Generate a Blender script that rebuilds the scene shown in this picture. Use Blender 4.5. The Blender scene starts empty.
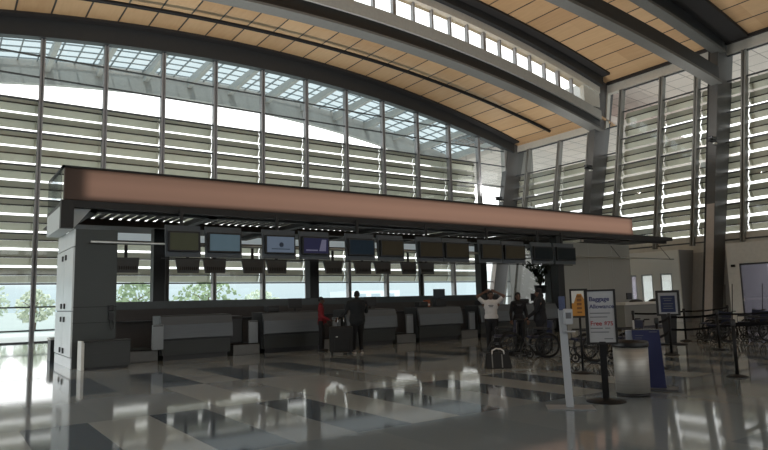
import bpy, bmesh, math, random
from mathutils import Vector, Matrix
random.seed(7)
PI = math.pi
scene = bpy.context.scene
COL = scene.collection

# ------------------------------------------------------------------ camera
F_PX = 630.597
cam_d = bpy.data.cameras.new('camera')
cam_d.sensor_width = 36.0
cam_d.lens = F_PX * 36.0 / 768.0
cam_d.clip_end = 2000
cam_d.clip_start = 0.05
cam = bpy.data.objects.new('camera', cam_d)
COL.objects.link(cam)
def norm(v):
    return Vector(v).normalized()
_X = norm((906, 53, F_PX)); _Y = norm((-444, 87, F_PX)); _Z = _X.cross(_Y)
if _Z[1] > 0: _Z = -_Z
right = Vector((_X[0], _Y[0], _Z[0])); down = Vector((_X[1], _Y[1], _Z[1])); fwd = Vector((_X[2], _Y[2], _Z[2]))
M = Matrix((right, -down, -fwd)).transposed().to_4x4()
M.translation = Vector((0, 0, 1.5))
cam.matrix_world = M
scene.camera = cam
scene.view_settings.view_transform = 'Standard'
scene.view_settings.look = 'None'
scene.view_settings.exposure = 0.0
scene.cycles.max_bounces = 10
scene.cycles.diffuse_bounces = 5
scene.cycles.glossy_bounces = 4
scene.cycles.transparent_max_bounces = 24
scene.cycles.sample_clamp_indirect = 6.0
scene.cycles.caustics_reflective = False
scene.cycles.caustics_refractive = False

# ------------------------------------------------------------------ materials
def lin(c):
    return tuple(((x / 255.0) / 12.92 if x / 255.0 <= 0.04045 else ((x / 255.0 + 0.055) / 1.055) ** 2.4) for x in c)
MATS = {}
def mat(name, rgb, rough=0.6, metal=0.0, var=0.12, scale=6.0, stretch=(1, 1, 1), emit=0.0, transl=0.0, spec=0.5, alpha=1.0, coat=0.0):
    if name in MATS: return MATS[name]
    m = bpy.data.materials.new(name); m.use_nodes = True
    nt = m.node_tree; n = nt.nodes; l = nt.links
    b = n['Principled BSDF']
    c = rgb
    tc = n.new('ShaderNodeTexCoord'); mp = n.new('ShaderNodeMapping'); mp.inputs['Scale'].default_value = stretch
    no = n.new('ShaderNodeTexNoise'); no.inputs['Scale'].default_value = scale; no.inputs['Detail'].default_value = 3
    mx = n.new('ShaderNodeMix'); mx.data_type = 'RGBA'
    mx.inputs['A'].default_value = (*[max(0, x * (1 - var)) for x in c], 1)
    mx.inputs['B'].default_value = (*[min(1, x * (1 + var)) for x in c], 1)
    l.new(tc.outputs['Object'], mp.inputs['Vector']); l.new(mp.outputs['Vector'], no.inputs['Vector'])
    l.new(no.outputs['Fac'], mx.inputs['Factor']); l.new(mx.outputs['Result'], b.inputs['Base Color'])
    b.inputs['Roughness'].default_value = rough; b.inputs['Metallic'].default_value = metal
    b.inputs['Specular IOR Level'].default_value = spec
    b.inputs['Coat Weight'].default_value = coat
    if emit > 0:
        l.new(mx.outputs['Result'], b.inputs['Emission Color']); b.inputs['Emission Strength'].default_value = emit
    if alpha < 1: b.inputs['Alpha'].default_value = alpha
    if transl > 0:
        tr = n.new('ShaderNodeBsdfTranslucent'); l.new(mx.outputs['Result'], tr.inputs['Color'])
        ms = n.new('ShaderNodeMixShader'); ms.inputs[0].default_value = transl
        l.new(b.outputs[0], ms.inputs[1]); l.new(tr.outputs[0], ms.inputs[2])
        l.new(ms.outputs[0], n['Material Output'].inputs['Surface'])
    MATS[name] = m
    return m

def glass_mat(name, tint=(0.95, 0.97, 0.96), gloss=0.07):
    m = bpy.data.materials.new(name); m.use_nodes = True
    nt = m.node_tree; n = nt.nodes; l = nt.links
    n.remove(n['Principled BSDF'])
    t = n.new('ShaderNodeBsdfTransparent')
    no = n.new('ShaderNodeTexNoise'); no.inputs['Scale'].default_value = 0.7
    mx = n.new('ShaderNodeMix'); mx.data_type = 'RGBA'
    mx.inputs['A'].default_value = (*tint, 1); mx.inputs['B'].default_value = (*[x * 0.97 for x in tint], 1)
    l.new(no.outputs['Fac'], mx.inputs['Factor']); l.new(mx.outputs['Result'], t.inputs['Color'])
    g = n.new('ShaderNodeBsdfGlossy'); g.inputs['Roughness'].default_value = 0.03
    ms = n.new('ShaderNodeMixShader'); ms.inputs[0].default_value = gloss
    l.new(t.outputs[0], ms.inputs[1]); l.new(g.outputs[0], ms.inputs[2])
    l.new(ms.outputs[0], n['Material Output'].inputs['Surface'])
    MATS[name] = m
    return m

G_CLEAR = glass_mat('clear_glass')
G_SKY = glass_mat('skylight_glass', (0.33, 0.39, 0.41), 0.04)
G_FROST = glass_mat('smoky_glass', (0.66, 0.63, 0.68), 0.08)
STEEL = mat('grey_painted_steel', lin((112, 113, 112)), 0.5, 0.0)
STEEL_L = mat('light_aluminium', lin((170, 172, 172)), 0.4, 0.2)
STEEL_D = mat('dark_steel', lin((52, 53, 54)), 0.55, 0.0)
MULL = mat('mullion_grey', lin((150, 150, 152)), 0.45, 0.2)
FRAME_D = mat('transom_dark', lin((70, 72, 74)), 0.5)
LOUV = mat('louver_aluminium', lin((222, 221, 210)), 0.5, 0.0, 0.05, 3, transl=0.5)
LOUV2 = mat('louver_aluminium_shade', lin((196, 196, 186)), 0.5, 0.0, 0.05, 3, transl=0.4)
LOUV_D = mat('louver_dark_rib', lin((50, 48, 44)), 0.6)
WHITE = mat('white_paint', lin((215, 214, 208)), 0.6)
WALLP = mat('wall_grey_panel', lin((150, 150, 147)), 0.6, 0, 0.05, 1.5)
WALLD = mat('wall_dark_panel', lin((95, 96, 97)), 0.6, 0, 0.08, 1.5)
BLACK = mat('black_plastic', (0.008, 0.008, 0.009), 0.45)
BLACKM = mat('black_metal', (0.009, 0.009, 0.010), 0.5, 0.0, spec=.25)
CHAR = mat('charcoal_laminate', lin((48, 50, 51)), 0.45)
RUBBER = mat('rubber', (0.01, 0.01, 0.01), 0.8)
CHROME = mat('chrome', lin((190, 190, 190)), 0.2, 1.0)
NAVY = mat('navy_vinyl', lin((25, 32, 60)), 0.5)
def brushed(name, rgb, rough=0.35, metal=0.5):
    return mat(name, rgb, rough, metal, 0.22, 4.0, (0.3, 0.3, 14))
CTR_UP = brushed('counter_brushed_steel', lin((92, 98, 103)), 0.45, 0.1)
CTR_LO = brushed('counter_lower_brushed', lin((54, 56, 55)), 0.4, 0.3)
BIN_ST = brushed('bin_brushed_steel', lin((175, 172, 166)), 0.5, 0.6)
LOCKER = mat('locker_steel', lin((205, 208, 208)), 0.35, 0.3, 0.08, 3)

def wood_ceiling():
    m = bpy.data.materials.new('wood_ceiling_panels'); m.use_nodes = True
    nt = m.node_tree; n = nt.nodes; l = nt.links; b = n['Principled BSDF']
    tc = n.new('ShaderNodeTexCoord'); sp = n.new('ShaderNodeSeparateXYZ'); l.new(tc.outputs['Object'], sp.inputs[0])
    def math_(op, a, bb=None):
        q = n.new('ShaderNodeMath'); q.operation = op
        if isinstance(a, (int, float)): q.inputs[0].default_value = a
        else: l.new(a, q.inputs[0])
        if bb is not None:
            if isinstance(bb, (int, float)): q.inputs[1].default_value = bb
            else: l.new(bb, q.inputs[1])
        return q.outputs[0]
    s = math_('DIVIDE', math_('SUBTRACT', sp.outputs['X'], 2.15 - 0.03), 1.483)
    fr = math_('FRACT', s); cell = math_('FLOOR', s)
    joint = math_('LESS_THAN', fr, 0.055)
    yc = math_('FLOOR', math_('DIVIDE', sp.outputs['Y'], 3.7))
    cv = n.new('ShaderNodeCombineXYZ'); l.new(cell, cv.inputs[0]); l.new(yc, cv.inputs[1])
    wn = n.new('ShaderNodeTexWhiteNoise'); l.new(cv.outputs[0], wn.inputs['Vector'])
    mp = n.new('ShaderNodeMapping'); mp.inputs['Scale'].default_value = (3.5, 0.35, 1); l.new(tc.outputs['Object'], mp.inputs[0])
    no = n.new('ShaderNodeTexNoise'); no.inputs['Scale'].default_value = 2.2; no.inputs['Detail'].default_value = 5; l.new(mp.outputs[0], no.inputs['Vector'])
    f = math_('ADD', math_('MULTIPLY', wn.outputs['Value'], 0.45), math_('MULTIPLY', no.outputs['Fac'], 0.55))
    mx = n.new('ShaderNodeMix'); mx.data_type = 'RGBA'
    mx.inputs['A'].default_value = (*lin((176, 138, 98)), 1); mx.inputs['B'].default_value = (*lin((214, 180, 138)), 1)
    l.new(f, mx.inputs['Factor'])
    m2 = n.new('ShaderNodeMix'); m2.data_type = 'RGBA'; l.new(joint, m2.inputs['Factor']); l.new(mx.outputs['Result'], m2.inputs['A'])
    m2.inputs['B'].default_value = (0.015, 0.012, 0.010, 1)
    l.new(m2.outputs['Result'], b.inputs['Base Color']); b.inputs['Roughness'].default_value = 0.5
    return m
WOOD = wood_ceiling()

def floor_mat():
    m = bpy.data.materials.new('terrazzo_floor'); m.use_nodes = True
    nt = m.node_tree; n = nt.nodes; l = nt.links; b = n['Principled BSDF']
    tc = n.new('ShaderNodeTexCoord'); sp = n.new('ShaderNodeSeparateXYZ'); l.new(tc.outputs['Object'], sp.inputs[0])
    def math_(op, a, bb=None):
        q = n.new('ShaderNodeMath'); q.operation = op
        if isinstance(a, (int, float)): q.inputs[0].default_value = a
        else: l.new(a, q.inputs[0])
        if bb is not None:
            if isinstance(bb, (int, float)): q.inputs[1].default_value = bb
            else: l.new(bb, q.inputs[1])
        return q.outputs[0]
    row = math_('FLOOR', math_('DIVIDE', math_('SUBTRACT', sp.outputs['Y'], 0.49), 2.93))
    m4 = math_('MODULO', math_('ADD', row, 40.0), 4.0)
    isr = n.new('ShaderNodeMath'); isr.operation = 'COMPARE'; l.new(m4, isr.inputs[0]); isr.inputs[1].default_value = 2.0; isr.inputs[2].default_value = 0.1
    xs_ = math_('SUBTRACT', math_('SUBTRACT', sp.outputs['X'], 1.90), math_('MULTIPLY', isr.outputs[0], 0.55))
    cell = math_('FLOOR', math_('DIVIDE', xs_, 0.785))
    odd = math_('MODULO', math_('ADD', cell, 200.0), 2.0)
    cv = n.new('ShaderNodeCombineXYZ'); l.new(cell, cv.inputs[0]); l.new(row, cv.inputs[1])
    wn = n.new('ShaderNodeTexWhiteNoise'); l.new(cv.outputs[0], wn.inputs['Vector'])
    rowodd = math_('MODULO', math_('ADD', row, 40.0), 2.0)
    dark = math_('MULTIPLY', math_('SUBTRACT', 1.0, rowodd), math_('SUBTRACT', 1.0, odd))
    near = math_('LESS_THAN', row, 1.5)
    no = n.new('ShaderNodeTexNoise'); no.inputs['Scale'].default_value = 60; no.inputs['Detail'].default_value = 4; l.new(tc.outputs['Object'], no.inputs['Vector'])
    lt = n.new('ShaderNodeMix'); lt.data_type = 'RGBA'; l.new(wn.outputs['Value'], lt.inputs['Factor'])
    lt.inputs['A'].default_value = (*lin((148, 157, 162)), 1); lt.inputs['B'].default_value = (*lin((182, 187, 186)), 1)
    m2 = n.new('ShaderNodeMix'); m2.data_type = 'RGBA'; l.new(dark, m2.inputs['Factor']); l.new(lt.outputs['Result'], m2.inputs['A'])
    m2.inputs['B'].default_value = (*lin((104, 116, 127)), 1)
    m3 = n.new('ShaderNodeMix'); m3.data_type = 'RGBA'; m3.blend_type = 'MULTIPLY'; m3.inputs['Factor'].default_value = 0.18
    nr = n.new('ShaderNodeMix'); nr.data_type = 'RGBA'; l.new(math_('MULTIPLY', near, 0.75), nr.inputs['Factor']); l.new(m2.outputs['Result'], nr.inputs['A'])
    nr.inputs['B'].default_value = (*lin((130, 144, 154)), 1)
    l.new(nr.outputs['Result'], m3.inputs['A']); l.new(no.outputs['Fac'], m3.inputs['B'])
    l.new(m3.outputs['Result'], b.inputs['Base Color'])
    b.inputs['Roughness'].default_value = 0.06; b.inputs['Specular IOR Level'].default_value = 0.5
    bp = n.new('ShaderNodeBump'); bp.inputs['Strength'].default_value = 0.008
    n2 = n.new('ShaderNodeTexNoise'); n2.inputs['Scale'].default_value = 1.2; l.new(tc.outputs['Object'], n2.inputs['Vector'])
    l.new(n2.outputs['Fac'], bp.inputs['Height']); l.new(bp.outputs['Normal'], b.inputs['Normal'])
    return m
FLOOR = floor_mat()

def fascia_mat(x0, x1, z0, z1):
    """frosted panel; light shining through and its dark edges are painted as emission"""
    m = bpy.data.materials.new('frosted_copper_glow'); m.use_nodes = True
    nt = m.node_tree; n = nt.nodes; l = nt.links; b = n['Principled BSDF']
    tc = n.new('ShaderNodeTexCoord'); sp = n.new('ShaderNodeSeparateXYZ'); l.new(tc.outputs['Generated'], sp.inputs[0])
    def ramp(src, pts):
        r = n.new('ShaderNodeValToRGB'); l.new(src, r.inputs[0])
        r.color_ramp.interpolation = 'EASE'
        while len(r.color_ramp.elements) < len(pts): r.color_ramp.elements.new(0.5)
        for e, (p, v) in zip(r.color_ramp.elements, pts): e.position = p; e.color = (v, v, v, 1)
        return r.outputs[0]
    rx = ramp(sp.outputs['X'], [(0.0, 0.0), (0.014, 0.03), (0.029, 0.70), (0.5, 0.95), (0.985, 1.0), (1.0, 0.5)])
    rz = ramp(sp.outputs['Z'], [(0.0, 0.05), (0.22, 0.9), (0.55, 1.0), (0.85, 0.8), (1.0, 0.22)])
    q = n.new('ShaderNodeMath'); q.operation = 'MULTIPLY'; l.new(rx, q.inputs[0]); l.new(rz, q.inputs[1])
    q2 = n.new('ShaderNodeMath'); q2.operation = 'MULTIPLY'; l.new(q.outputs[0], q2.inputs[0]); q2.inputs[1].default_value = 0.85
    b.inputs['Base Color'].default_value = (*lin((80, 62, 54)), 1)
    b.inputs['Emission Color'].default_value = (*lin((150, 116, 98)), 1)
    l.new(q2.outputs[0], b.inputs['Emission Strength'])  # painted glow and edge shade, no lamp behind the panel
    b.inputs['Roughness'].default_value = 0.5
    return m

# ------------------------------------------------------------------ mesh helpers
class MB:
    def __init__(s): s.bm = bmesh.new(); s.mi = 0
    def _f(s, vs, smooth=False):
        try:
            f = s.bm.faces.new(vs); f.material_index = s.mi; f.smooth = smooth
        except ValueError: pass
    def hexa(s, p):      # 8 points: bottom 4 ccw, top 4 ccw
        v = [s.bm.verts.new(q) for q in p]
        for a in ((3, 2, 1, 0), (4, 5, 6, 7), (0, 1, 5, 4), (1, 2, 6, 5), (2, 3, 7, 6), (3, 0, 4, 7)): s._f([v[i] for i in a])
    def box(s, x0, x1, y0, y1, z0, z1):
        s.hexa([(x0, y0, z0), (x1, y0, z0), (x1, y1, z0), (x0, y1, z0), (x0, y0, z1), (x1, y0, z1), (x1, y1, z1), (x0, y1, z1)])
    def bev(s, x0, x1, y0, y1, z0, z1, b=0.02):
        n0 = len(s.bm.faces)
        s.box(x0, x1, y0, y1, z0, z1); s.bm.faces.ensure_lookup_table()
        fs = s.bm.faces[n0:]; es = list({e for f in fs for e in f.edges})
        bmesh.ops.bevel(s.bm, geom=es, offset=b, segments=2, affect='EDGES', profile=0.6)
        s.bm.faces.ensure_lookup_table()
        for f in s.bm.faces[n0:]: f.material_index = s.mi
    def quad(s, *p): s._f([s.bm.verts.new(q) for q in p])
    def prism_x(s, prof, x0, x1):      # profile of (y,z), extruded along x
        a = [s.bm.verts.new((x0, y, z)) for y, z in prof]; b = [s.bm.verts.new((x1, y, z)) for y, z in prof]; n = len(prof)
        s._f(a[::-1]); s._f(b)
        for i in range(n): s._f([a[i], a[(i + 1) % n], b[(i + 1) % n], b[i]])
    def tube(s, pts, r, seg=10, caps=True, smooth=True):
        pts = [Vector(p) for p in pts]; rings = []
        rr = r if isinstance(r, (list, tuple)) else [r] * len(pts)
        for i, p in enumerate(pts):
            t = (pts[min(i + 1, len(pts) - 1)] - pts[max(i - 1, 0)]).normalized()
            u = t.orthogonal().normalized() if i == 0 else (u - t * u.dot(t)).normalized()
            w = t.cross(u)
            rings.append([s.bm.verts.new(p + (u * math.cos(2 * PI * k / seg) + w * math.sin(2 * PI * k / seg)) * rr[i]) for k in range(seg)])
        for a, b in zip(rings, rings[1:]):
            for k in range(seg): s._f([a[k], a[(k + 1) % seg], b[(k + 1) % seg], b[k]], smooth)
        if caps: s._f(rings[0][::-1]); s._f(rings[-1])
    def lathe(s, prof, c=(0, 0, 0), seg=28):   # (r,z)
        rings = []
        for r, z in prof:
            rings.append([s.bm.verts.new((c[0] + r * math.cos(2 * PI * k / seg), c[1] + r * math.sin(2 * PI * k / seg), c[2] + z)) for k in range(seg)])
        for a, b in zip(rings, rings[1:]):
            for k in range(seg): s._f([a[k], a[(k + 1) % seg], b[(k + 1) % seg], b[k]], True)
        s._f(rings[0][::-1]); s._f(rings[-1])
    def ring(s, c, R, r, axis='y', seg=28, sg=6):
        c = Vector(c); rings = []
        for k in range(seg):
            a = 2 * PI * k / seg
            d = {'y': Vector((math.cos(a), 0, math.sin(a))), 'x': Vector((0, math.cos(a), math.sin(a))), 'z': Vector((math.cos(a), math.sin(a), 0))}[axis]
            ax = {'y': Vector((0, 1, 0)), 'x': Vector((1, 0, 0)), 'z': Vector((0, 0, 1))}[axis]
            rings.append([s.bm.verts.new(c + d * (R + r * math.cos(2 * PI * j / sg)) + ax * r * math.sin(2 * PI * j / sg)) for j in range(sg)])
        for i in range(seg):
            a, b = rings[i], rings[(i + 1) % seg]
            for j in range(sg): s._f([a[j], a[(j + 1) % sg], b[(j + 1) % sg], b[j]], True)
    def ball(s, c, r, sc=(1, 1, 1), seg=12, rot=None):
        mtx = Matrix.Translation(Vector(c)) @ (rot.to_4x4() if rot else Matrix.Identity(4)) @ Matrix.Diagonal((r * sc[0], r * sc[1], r * sc[2], 1))
        g = bmesh.ops.create_uvsphere(s.bm, u_segments=seg, v_segments=max(6, seg * 2 // 3), radius=1, matrix=mtx)
        for v in g['verts']:
            for f in v.link_faces: f.material_index = s.mi; f.smooth = True
    def cap(s, p, q, r1, r2, seg=12):
        s.ball(p, r1, seg=seg); s.ball(q, r2, seg=seg)
        s.tube([p, q], [r1, r2], seg)
    def build(s, name, mats, parent=None, loc=None):
        bmesh.ops.recalc_face_normals(s.bm, faces=s.bm.faces[:])
        me = bpy.data.meshes.new(name); s.bm.to_mesh(me); s.bm.free()
        for m in (mats if isinstance(mats, (list, tuple)) else [mats]): me.materials.append(m)
        o = bpy.data.objects.new(name, me); COL.objects.link(o)
        if parent is not None: o.parent = parent
        if loc is not None: o.location = loc
        return o

def tag(o, label, cat, group=None):
    o['label'] = label; o['category'] = cat
    if group: o['group'] = group
    return o
def struct(o): o['kind'] = 'structure'; return o
def thing(name, label, cat, loc=(0, 0, 0), rz=0.0, group=None):
    o = bpy.data.objects.new(name, None); COL.objects.link(o); o.empty_display_size = 0.1
    o.location = loc; o.rotation_euler = (0, 0, rz)
    return tag(o, label, cat, group)
def sempty(name, loc=(0, 0, 0)):
    o = bpy.data.objects.new(name, None); COL.objects.link(o); o.location = loc
    return struct(o)
def dup(root, loc=None, rz=None, label=None, group=None):
    r = root.copy(); COL.objects.link(r)
    if loc is not None: r.location = loc
    if rz is not None: r.rotation_euler = (0, 0, rz)
    if label: r['label'] = label
    if group: r['group'] = group
    for ch in list(root.children):
        c = ch.copy(); COL.objects.link(c); c.parent = r
        for g in list(ch.children):
            d = g.copy(); COL.objects.link(d); d.parent = c
    return r
def text_obj(name, body, size, m, parent, loc, rot, align='LEFT', xs=1.0):
    cu = bpy.data.curves.new(name, 'FONT'); cu.body = body; cu.size = size; cu.align_x = align; cu.extrude = 0.0008; cu.offset = size * .022
    t = bpy.data.objects.new(name + '_tmp', cu); COL.objects.link(t)
    dg = bpy.context.evaluated_depsgraph_get(); dg.update()
    me = bpy.data.meshes.new_from_object(t.evaluated_get(dg))
    bpy.data.objects.remove(t); bpy.data.curves.remove(cu)
    me.materials.clear(); me.materials.append(m)
    o = bpy.data.objects.new(name, me); COL.objects.link(o); o.parent = parent; o.location = loc; o.rotation_euler = rot; o.scale = (xs, 1, 1)
    return o

# ------------------------------------------------------------------ dimensions
CX = 14.0
def arc(apex, r): return lambda x: apex - (x - CX) ** 2 / (2 * r)
glass_top = arc(15.0, 87.5)
ceil1 = arc(16.05, 79)
ceil2 = arc(18.4, 92)
XL = -8.0
YM = 33.0                      # main glass wall
YB = -14.0                     # wall behind the camera
def rx(z, d=0.0): return 33.3 + 0.2 * z + d    # leaning right glass wall
def xs(a, b, n): return [a + (b - a) * i / n for i in range(n + 1)]

# ------------------------------------------------------------------ floor
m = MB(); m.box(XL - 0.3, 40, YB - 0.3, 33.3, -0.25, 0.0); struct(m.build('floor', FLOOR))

# ------------------------------------------------------------------ ceilings
def arch_strip(name, f, y0, y1, m_, x0=XL - 0.5, x1=36.8, n=48, dz=0.0, thick=0.15):
    b = MB()
    for a, c in zip(xs(x0, x1, n), xs(x0, x1, n)[1:]):
        b.hexa([(a, y0, f(a) + dz), (c, y0, f(c) + dz), (c, y1, f(c) + dz), (a, y1, f(a) + dz),
                (a, y0, f(a) + dz + thick), (c, y0, f(c) + dz + thick), (c, y1, f(c) + dz + thick), (a, y1, f(a) + dz + thick)])
    bmesh.ops.remove_doubles(b.bm, verts=b.bm.verts[:], dist=1e-4)
    return b.build(name, m_)
c = struct(arch_strip('ceiling', ceil1, 24.9, 33.6, WOOD))
c = struct(arch_strip('ceiling', ceil2, YB - 0.3, 25.4, WOOD))
def arch_band(name, f0, f1, y0, y1, m_, x0=XL - 0.4, x1=35.2, n=40, lean=False):
    """a curved band whose bottom follows f0 and top f1, between planes y0 and y1"""
    b = MB()
    g = xs(x0, x1, n)
    for a, c in zip(g, g[1:]):
        b.hexa([(a, y0, f0(a)), (c, y0, f0(c)), (c, y1, f0(c)), (a, y1, f0(a)), (a, y0, f1(a)), (c, y0, f1(c)), (c, y1, f1(c)), (a, y1, f1(a))])
    bmesh.ops.remove_doubles(b.bm, verts=b.bm.verts[:], dist=1e-4)
    return struct(b.build(name, m_))
BEAM_D = mat('beam_dark_grey', lin((46, 48, 50)), 0.5)  # shade on the girder webs is put into this dark tone
BEAM_G = mat('beam_grey', lin((104, 104, 101)), 0.5)  # light on the flange undersides is put into this paler tone
BEAM_K = mat('soffit_black_perforated', lin((40, 38, 38)), 0.7)
# head beam over the main glass wall
arch_band('arched_beam', arc(15.0, 87.5), arc(16.1, 79), 32.62, 33.1, BEAM_D)
arch_band('soffit_strip', arc(15.93, 79), arc(16.06, 79), 32.1, 32.62, BEAM_K)
# beam one with flange, fascia and clerestory above it
arch_band('arched_beam', arc(14.72, 90), arc(14.84, 90), 24.7, 25.5, BEAM_G)
arch_band('arched_beam', arc(14.84, 90), arc(15.55, 88), 24.95, 25.25, BEAM_D)
arch_band('arched_beam', arc(15.55, 88), arc(16.22, 86), 24.8, 25.4, mat('fascia_grey', lin((165, 166, 162)), 0.5))
arch_band('trim_1', arc(17.42, 86), arc(17.85, 86), 24.8, 25.4, mat('fascia_light', lin((200, 198, 190)), 0.5))
arch_band('arched_beam', arc(17.85, 86), arc(18.5, 92), 24.5, 25.4, BEAM_D)
arch_band('soffit_strip', arc(18.26, 92), arc(18.42, 92), 23.95, 24.5, BEAM_K)
# clerestory
cl_b = arc(16.22, 86); cl_t = arc(17.42, 86)
w = sempty('window_40', (0, 25.1, 0))
edges = xs(-7.0, 33.9, 32)
for i, (a, c2) in enumerate(zip(edges, edges[1:])):
    b = MB()
    b.quad((a, 0.05, cl_b(a)), (c2, 0.05, cl_b(c2)), (c2, 0.05, cl_t(c2)), (a, 0.05, cl_t(a)))
    b.build('pane', G_CLEAR, w)
    b = MB(); wd = 0.11 if i % 5 else 0.2
    b.box(a - wd / 2, a + wd / 2, -0.12, 0.12, cl_b(a), cl_t(a)); b.build('mullion', MULL, w)
b = MB(); b.box(33.7, 35.3, -0.15, 0.15, cl_b(34), cl_t(34) + .2); b.build('end_panel', mat('fascia_light', (0, 0, 0)), w)
# free-standing arched girder and the upper beam at the third column
g2 = arc(14.6, 135)
arch_band('arched_beam', g2, lambda x: g2(x) + 0.16, 16.75, 17.35, BEAM_G, x1=34.9)
arch_band('arched_beam', lambda x: g2(x) + 0.16, lambda x: g2(x) + 1.0, 16.9, 17.2, BEAM_D, x1=34.9)
g3 = arc(16.85, 120)
arch_band('arched_beam', g3, lambda x: g3(x) + 0.15, 16.75, 17.35, BEAM_G, x1=35.6)
arch_band('arched_beam', lambda x: g3(x) + 0.15, arc(18.42, 92), 16.9, 17.2, BEAM_D, x1=35.6)
arch_band('soffit_strip', arc(18.2, 92), arc(18.42, 92), 15.7, 16.9, BEAM_K, x1=36)
arch_band('soffit_strip', arc(18.2, 92), arc(18.42, 92), 17.2, 17.6, BEAM_K, x1=36)
# another girder nearer the camera line, out of the picture's top
arch_band('arched_beam', arc(16.85, 120), arc(18.42, 92), 8.6, 9.1, BEAM_D, x1=35.6)
# sprinkler pipe under the first wood bay
p = arc(15.52, 95)
b = MB(); b.tube([(x, 29, p(x)) for x in xs(-7, 35, 40)], 0.11, 8); 
tag(b.build('ceiling_pipe', BLACKM), 'long thin black pipe curving under the wood panelled ceiling', 'pipe')
# dark trim and pale head strip where ceilings meet the right wall
def wall_strip(name, y0, y1, z0, z1, d0, d1, m_):
    b = MB()
    b.hexa([(rx(z0, d0), y0, z0), (rx(z0, d1), y0, z0), (rx(z0, d1), y1, z0), (rx(z0, d0), y1, z0),
            (rx(z1, d0), y0, z1), (rx(z1, d1), y0, z1), (rx(z1, d1), y1, z1), (rx(z1, d0), y1, z1)])
    return struct(b.build(name, m_))
HEAD = mat('head_panel', lin((196, 194, 186)), 0.55)
wall_strip('trim_2', YB, 24.9, 15.55, 16.1, -0.35, 0.0, BEAM_K)
wall_strip('wall_right_head', YB, 24.9, 14.95, 15.6, -0.15, 0.25, HEAD)
wall_strip('trim_3', 25.3, 33, 13.1, 13.9, -0.35, 0.0, BEAM_K)
wall_strip('wall_right_head', 25.3, 33, 12.55, 13.15, -0.15, 0.25, HEAD)
wall_strip('wall_right_step', 24.9, 25.3, 12.5, 16.5, -0.1, 0.2, HEAD)
wall_strip('wall_right_upper', YB, 24.9, 15.6, 18.6, 0.05, 0.3, WALLP)
wall_strip('wall_right_upper', 25.3, 33, 13.15, 16.5, 0.05, 0.3, WALLP)

# ------------------------------------------------------------------ louvers / main glass wall
def louver_profile(b, P, z0, z1, pitch, low=0.83):
    """P(d, z) -> pair of end points of a long edge at outward distance d, height z"""
    def plate(d0, za, d1, zb, t, mi):
        b.mi = mi
        a0, a1 = P(d0, za); c0, c1 = P(d1, zb); e0, e1 = P(d1 + t, zb); f0, f1 = P(d0 + t, za)
        b.hexa([a0, a1, f1, f0, c0, c1, e1, e0])
    z = z1
    while z - pitch > z0 - 0.05:
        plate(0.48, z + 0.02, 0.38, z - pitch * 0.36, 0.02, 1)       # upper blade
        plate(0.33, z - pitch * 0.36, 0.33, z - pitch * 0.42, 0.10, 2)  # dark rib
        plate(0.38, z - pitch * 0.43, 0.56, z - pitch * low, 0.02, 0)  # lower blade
        z -= pitch
    b.mi = 0
def brackets(b, Q, z0, z1, pitch):
    z = z1; b.mi = 0
    while z - pitch > z0 - 0.05:
        p = [Q(0.30, z - pitch * .42), Q(0.40, z - pitch * .42), Q(0.60, z - pitch * .82), Q(0.52, z - pitch * .82)]
        for s in (0,):
            v0 = [q[0] for q in p]; v1 = [q[1] for q in p]
            b.hexa([v0[0], v0[1], v0[2], v0[3], v1[0], v1[1], v1[2], v1[3]])
        z -= pitch
X_M = [3.45 + 2.83 * k for k in range(-4, 11)] + [34.55]
TRANS = [0.55, 1.61, 2.67, 4.98, 6.57, 8.16, 9.75, 11.32, 12.47, 13.52]
SILL_M = mat('mullion_cream', lin((190, 188, 178)), 0.5)
for i, (a, c2) in enumerate(zip(X_M, X_M[1:])):
    w = sempty('window_%d' % (i + 1), ((a + c2) / 2, YM, 0))
    h = (c2 - a) / 2; ta, tc_ = glass_top(a) - .0, glass_top(c2) - .0
    b = MB(); n = 4
    for k in range(n):
        x0 = -h + 2 * h * k / n; x1 = -h + 2 * h * (k + 1) / n
        b.quad((x0, 0.06, 0), (x1, 0.06, 0), (x1, 0.06, glass_top(x1 + (a + c2) / 2) + .02), (x0, 0.06, glass_top(x0 + (a + c2) / 2) + .02))
    b.build('pane', G_CLEAR, w)
    b = MB()
    for z in TRANS:
        if z < min(ta, tc_) - .1: b.box(-h + .06, h - .06, -0.05, 0.05, z - 0.035, z + 0.035)
    b.box(-h + .06, h - .06, -0.06, 0.06, 0, 0.06)
    b.build('transom', FRAME_D, w)
    if i < len(X_M) - 2:
        b = MB()
        L0, L1 = -h + .02, h - .02
        louver_profile(b, lambda d, z: ((L0, 0.06 + d, z), (L1, 0.06 + d, z)), 2.62, 11.52, 0.81)
        brackets(b, lambda d, z: ((h - .16, 0.06 + d, z), (h - .12, 0.06 + d, z)), 2.62, 11.52, 0.81)
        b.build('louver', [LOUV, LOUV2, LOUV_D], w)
for k, a in enumerate(X_M):
    b = MB(); t = glass_top(a) + .05
    if a > 34.5: continue
    b.box(-0.10, -0.035, -0.16, 0.16, 0, t); b.box(0.035, 0.10, -0.16, 0.16, 0, t); b.box(-0.035, 0.035, -0.05, 0.12, 0, t)
    o = struct(b.build('trim_%d' % (10 + k), MULL, None, (a, YM, 0)))
b = MB(); b.box(34.4, 37.5, 32.9, 33.3, 0, 16); struct(b.build('wall_back_corner', WALLP))
b = MB(); b.box(XL - .4, X_M[0], 32.9, 33.3, 0, 16); struct(b.build('wall_back_end', WALLP))

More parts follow.
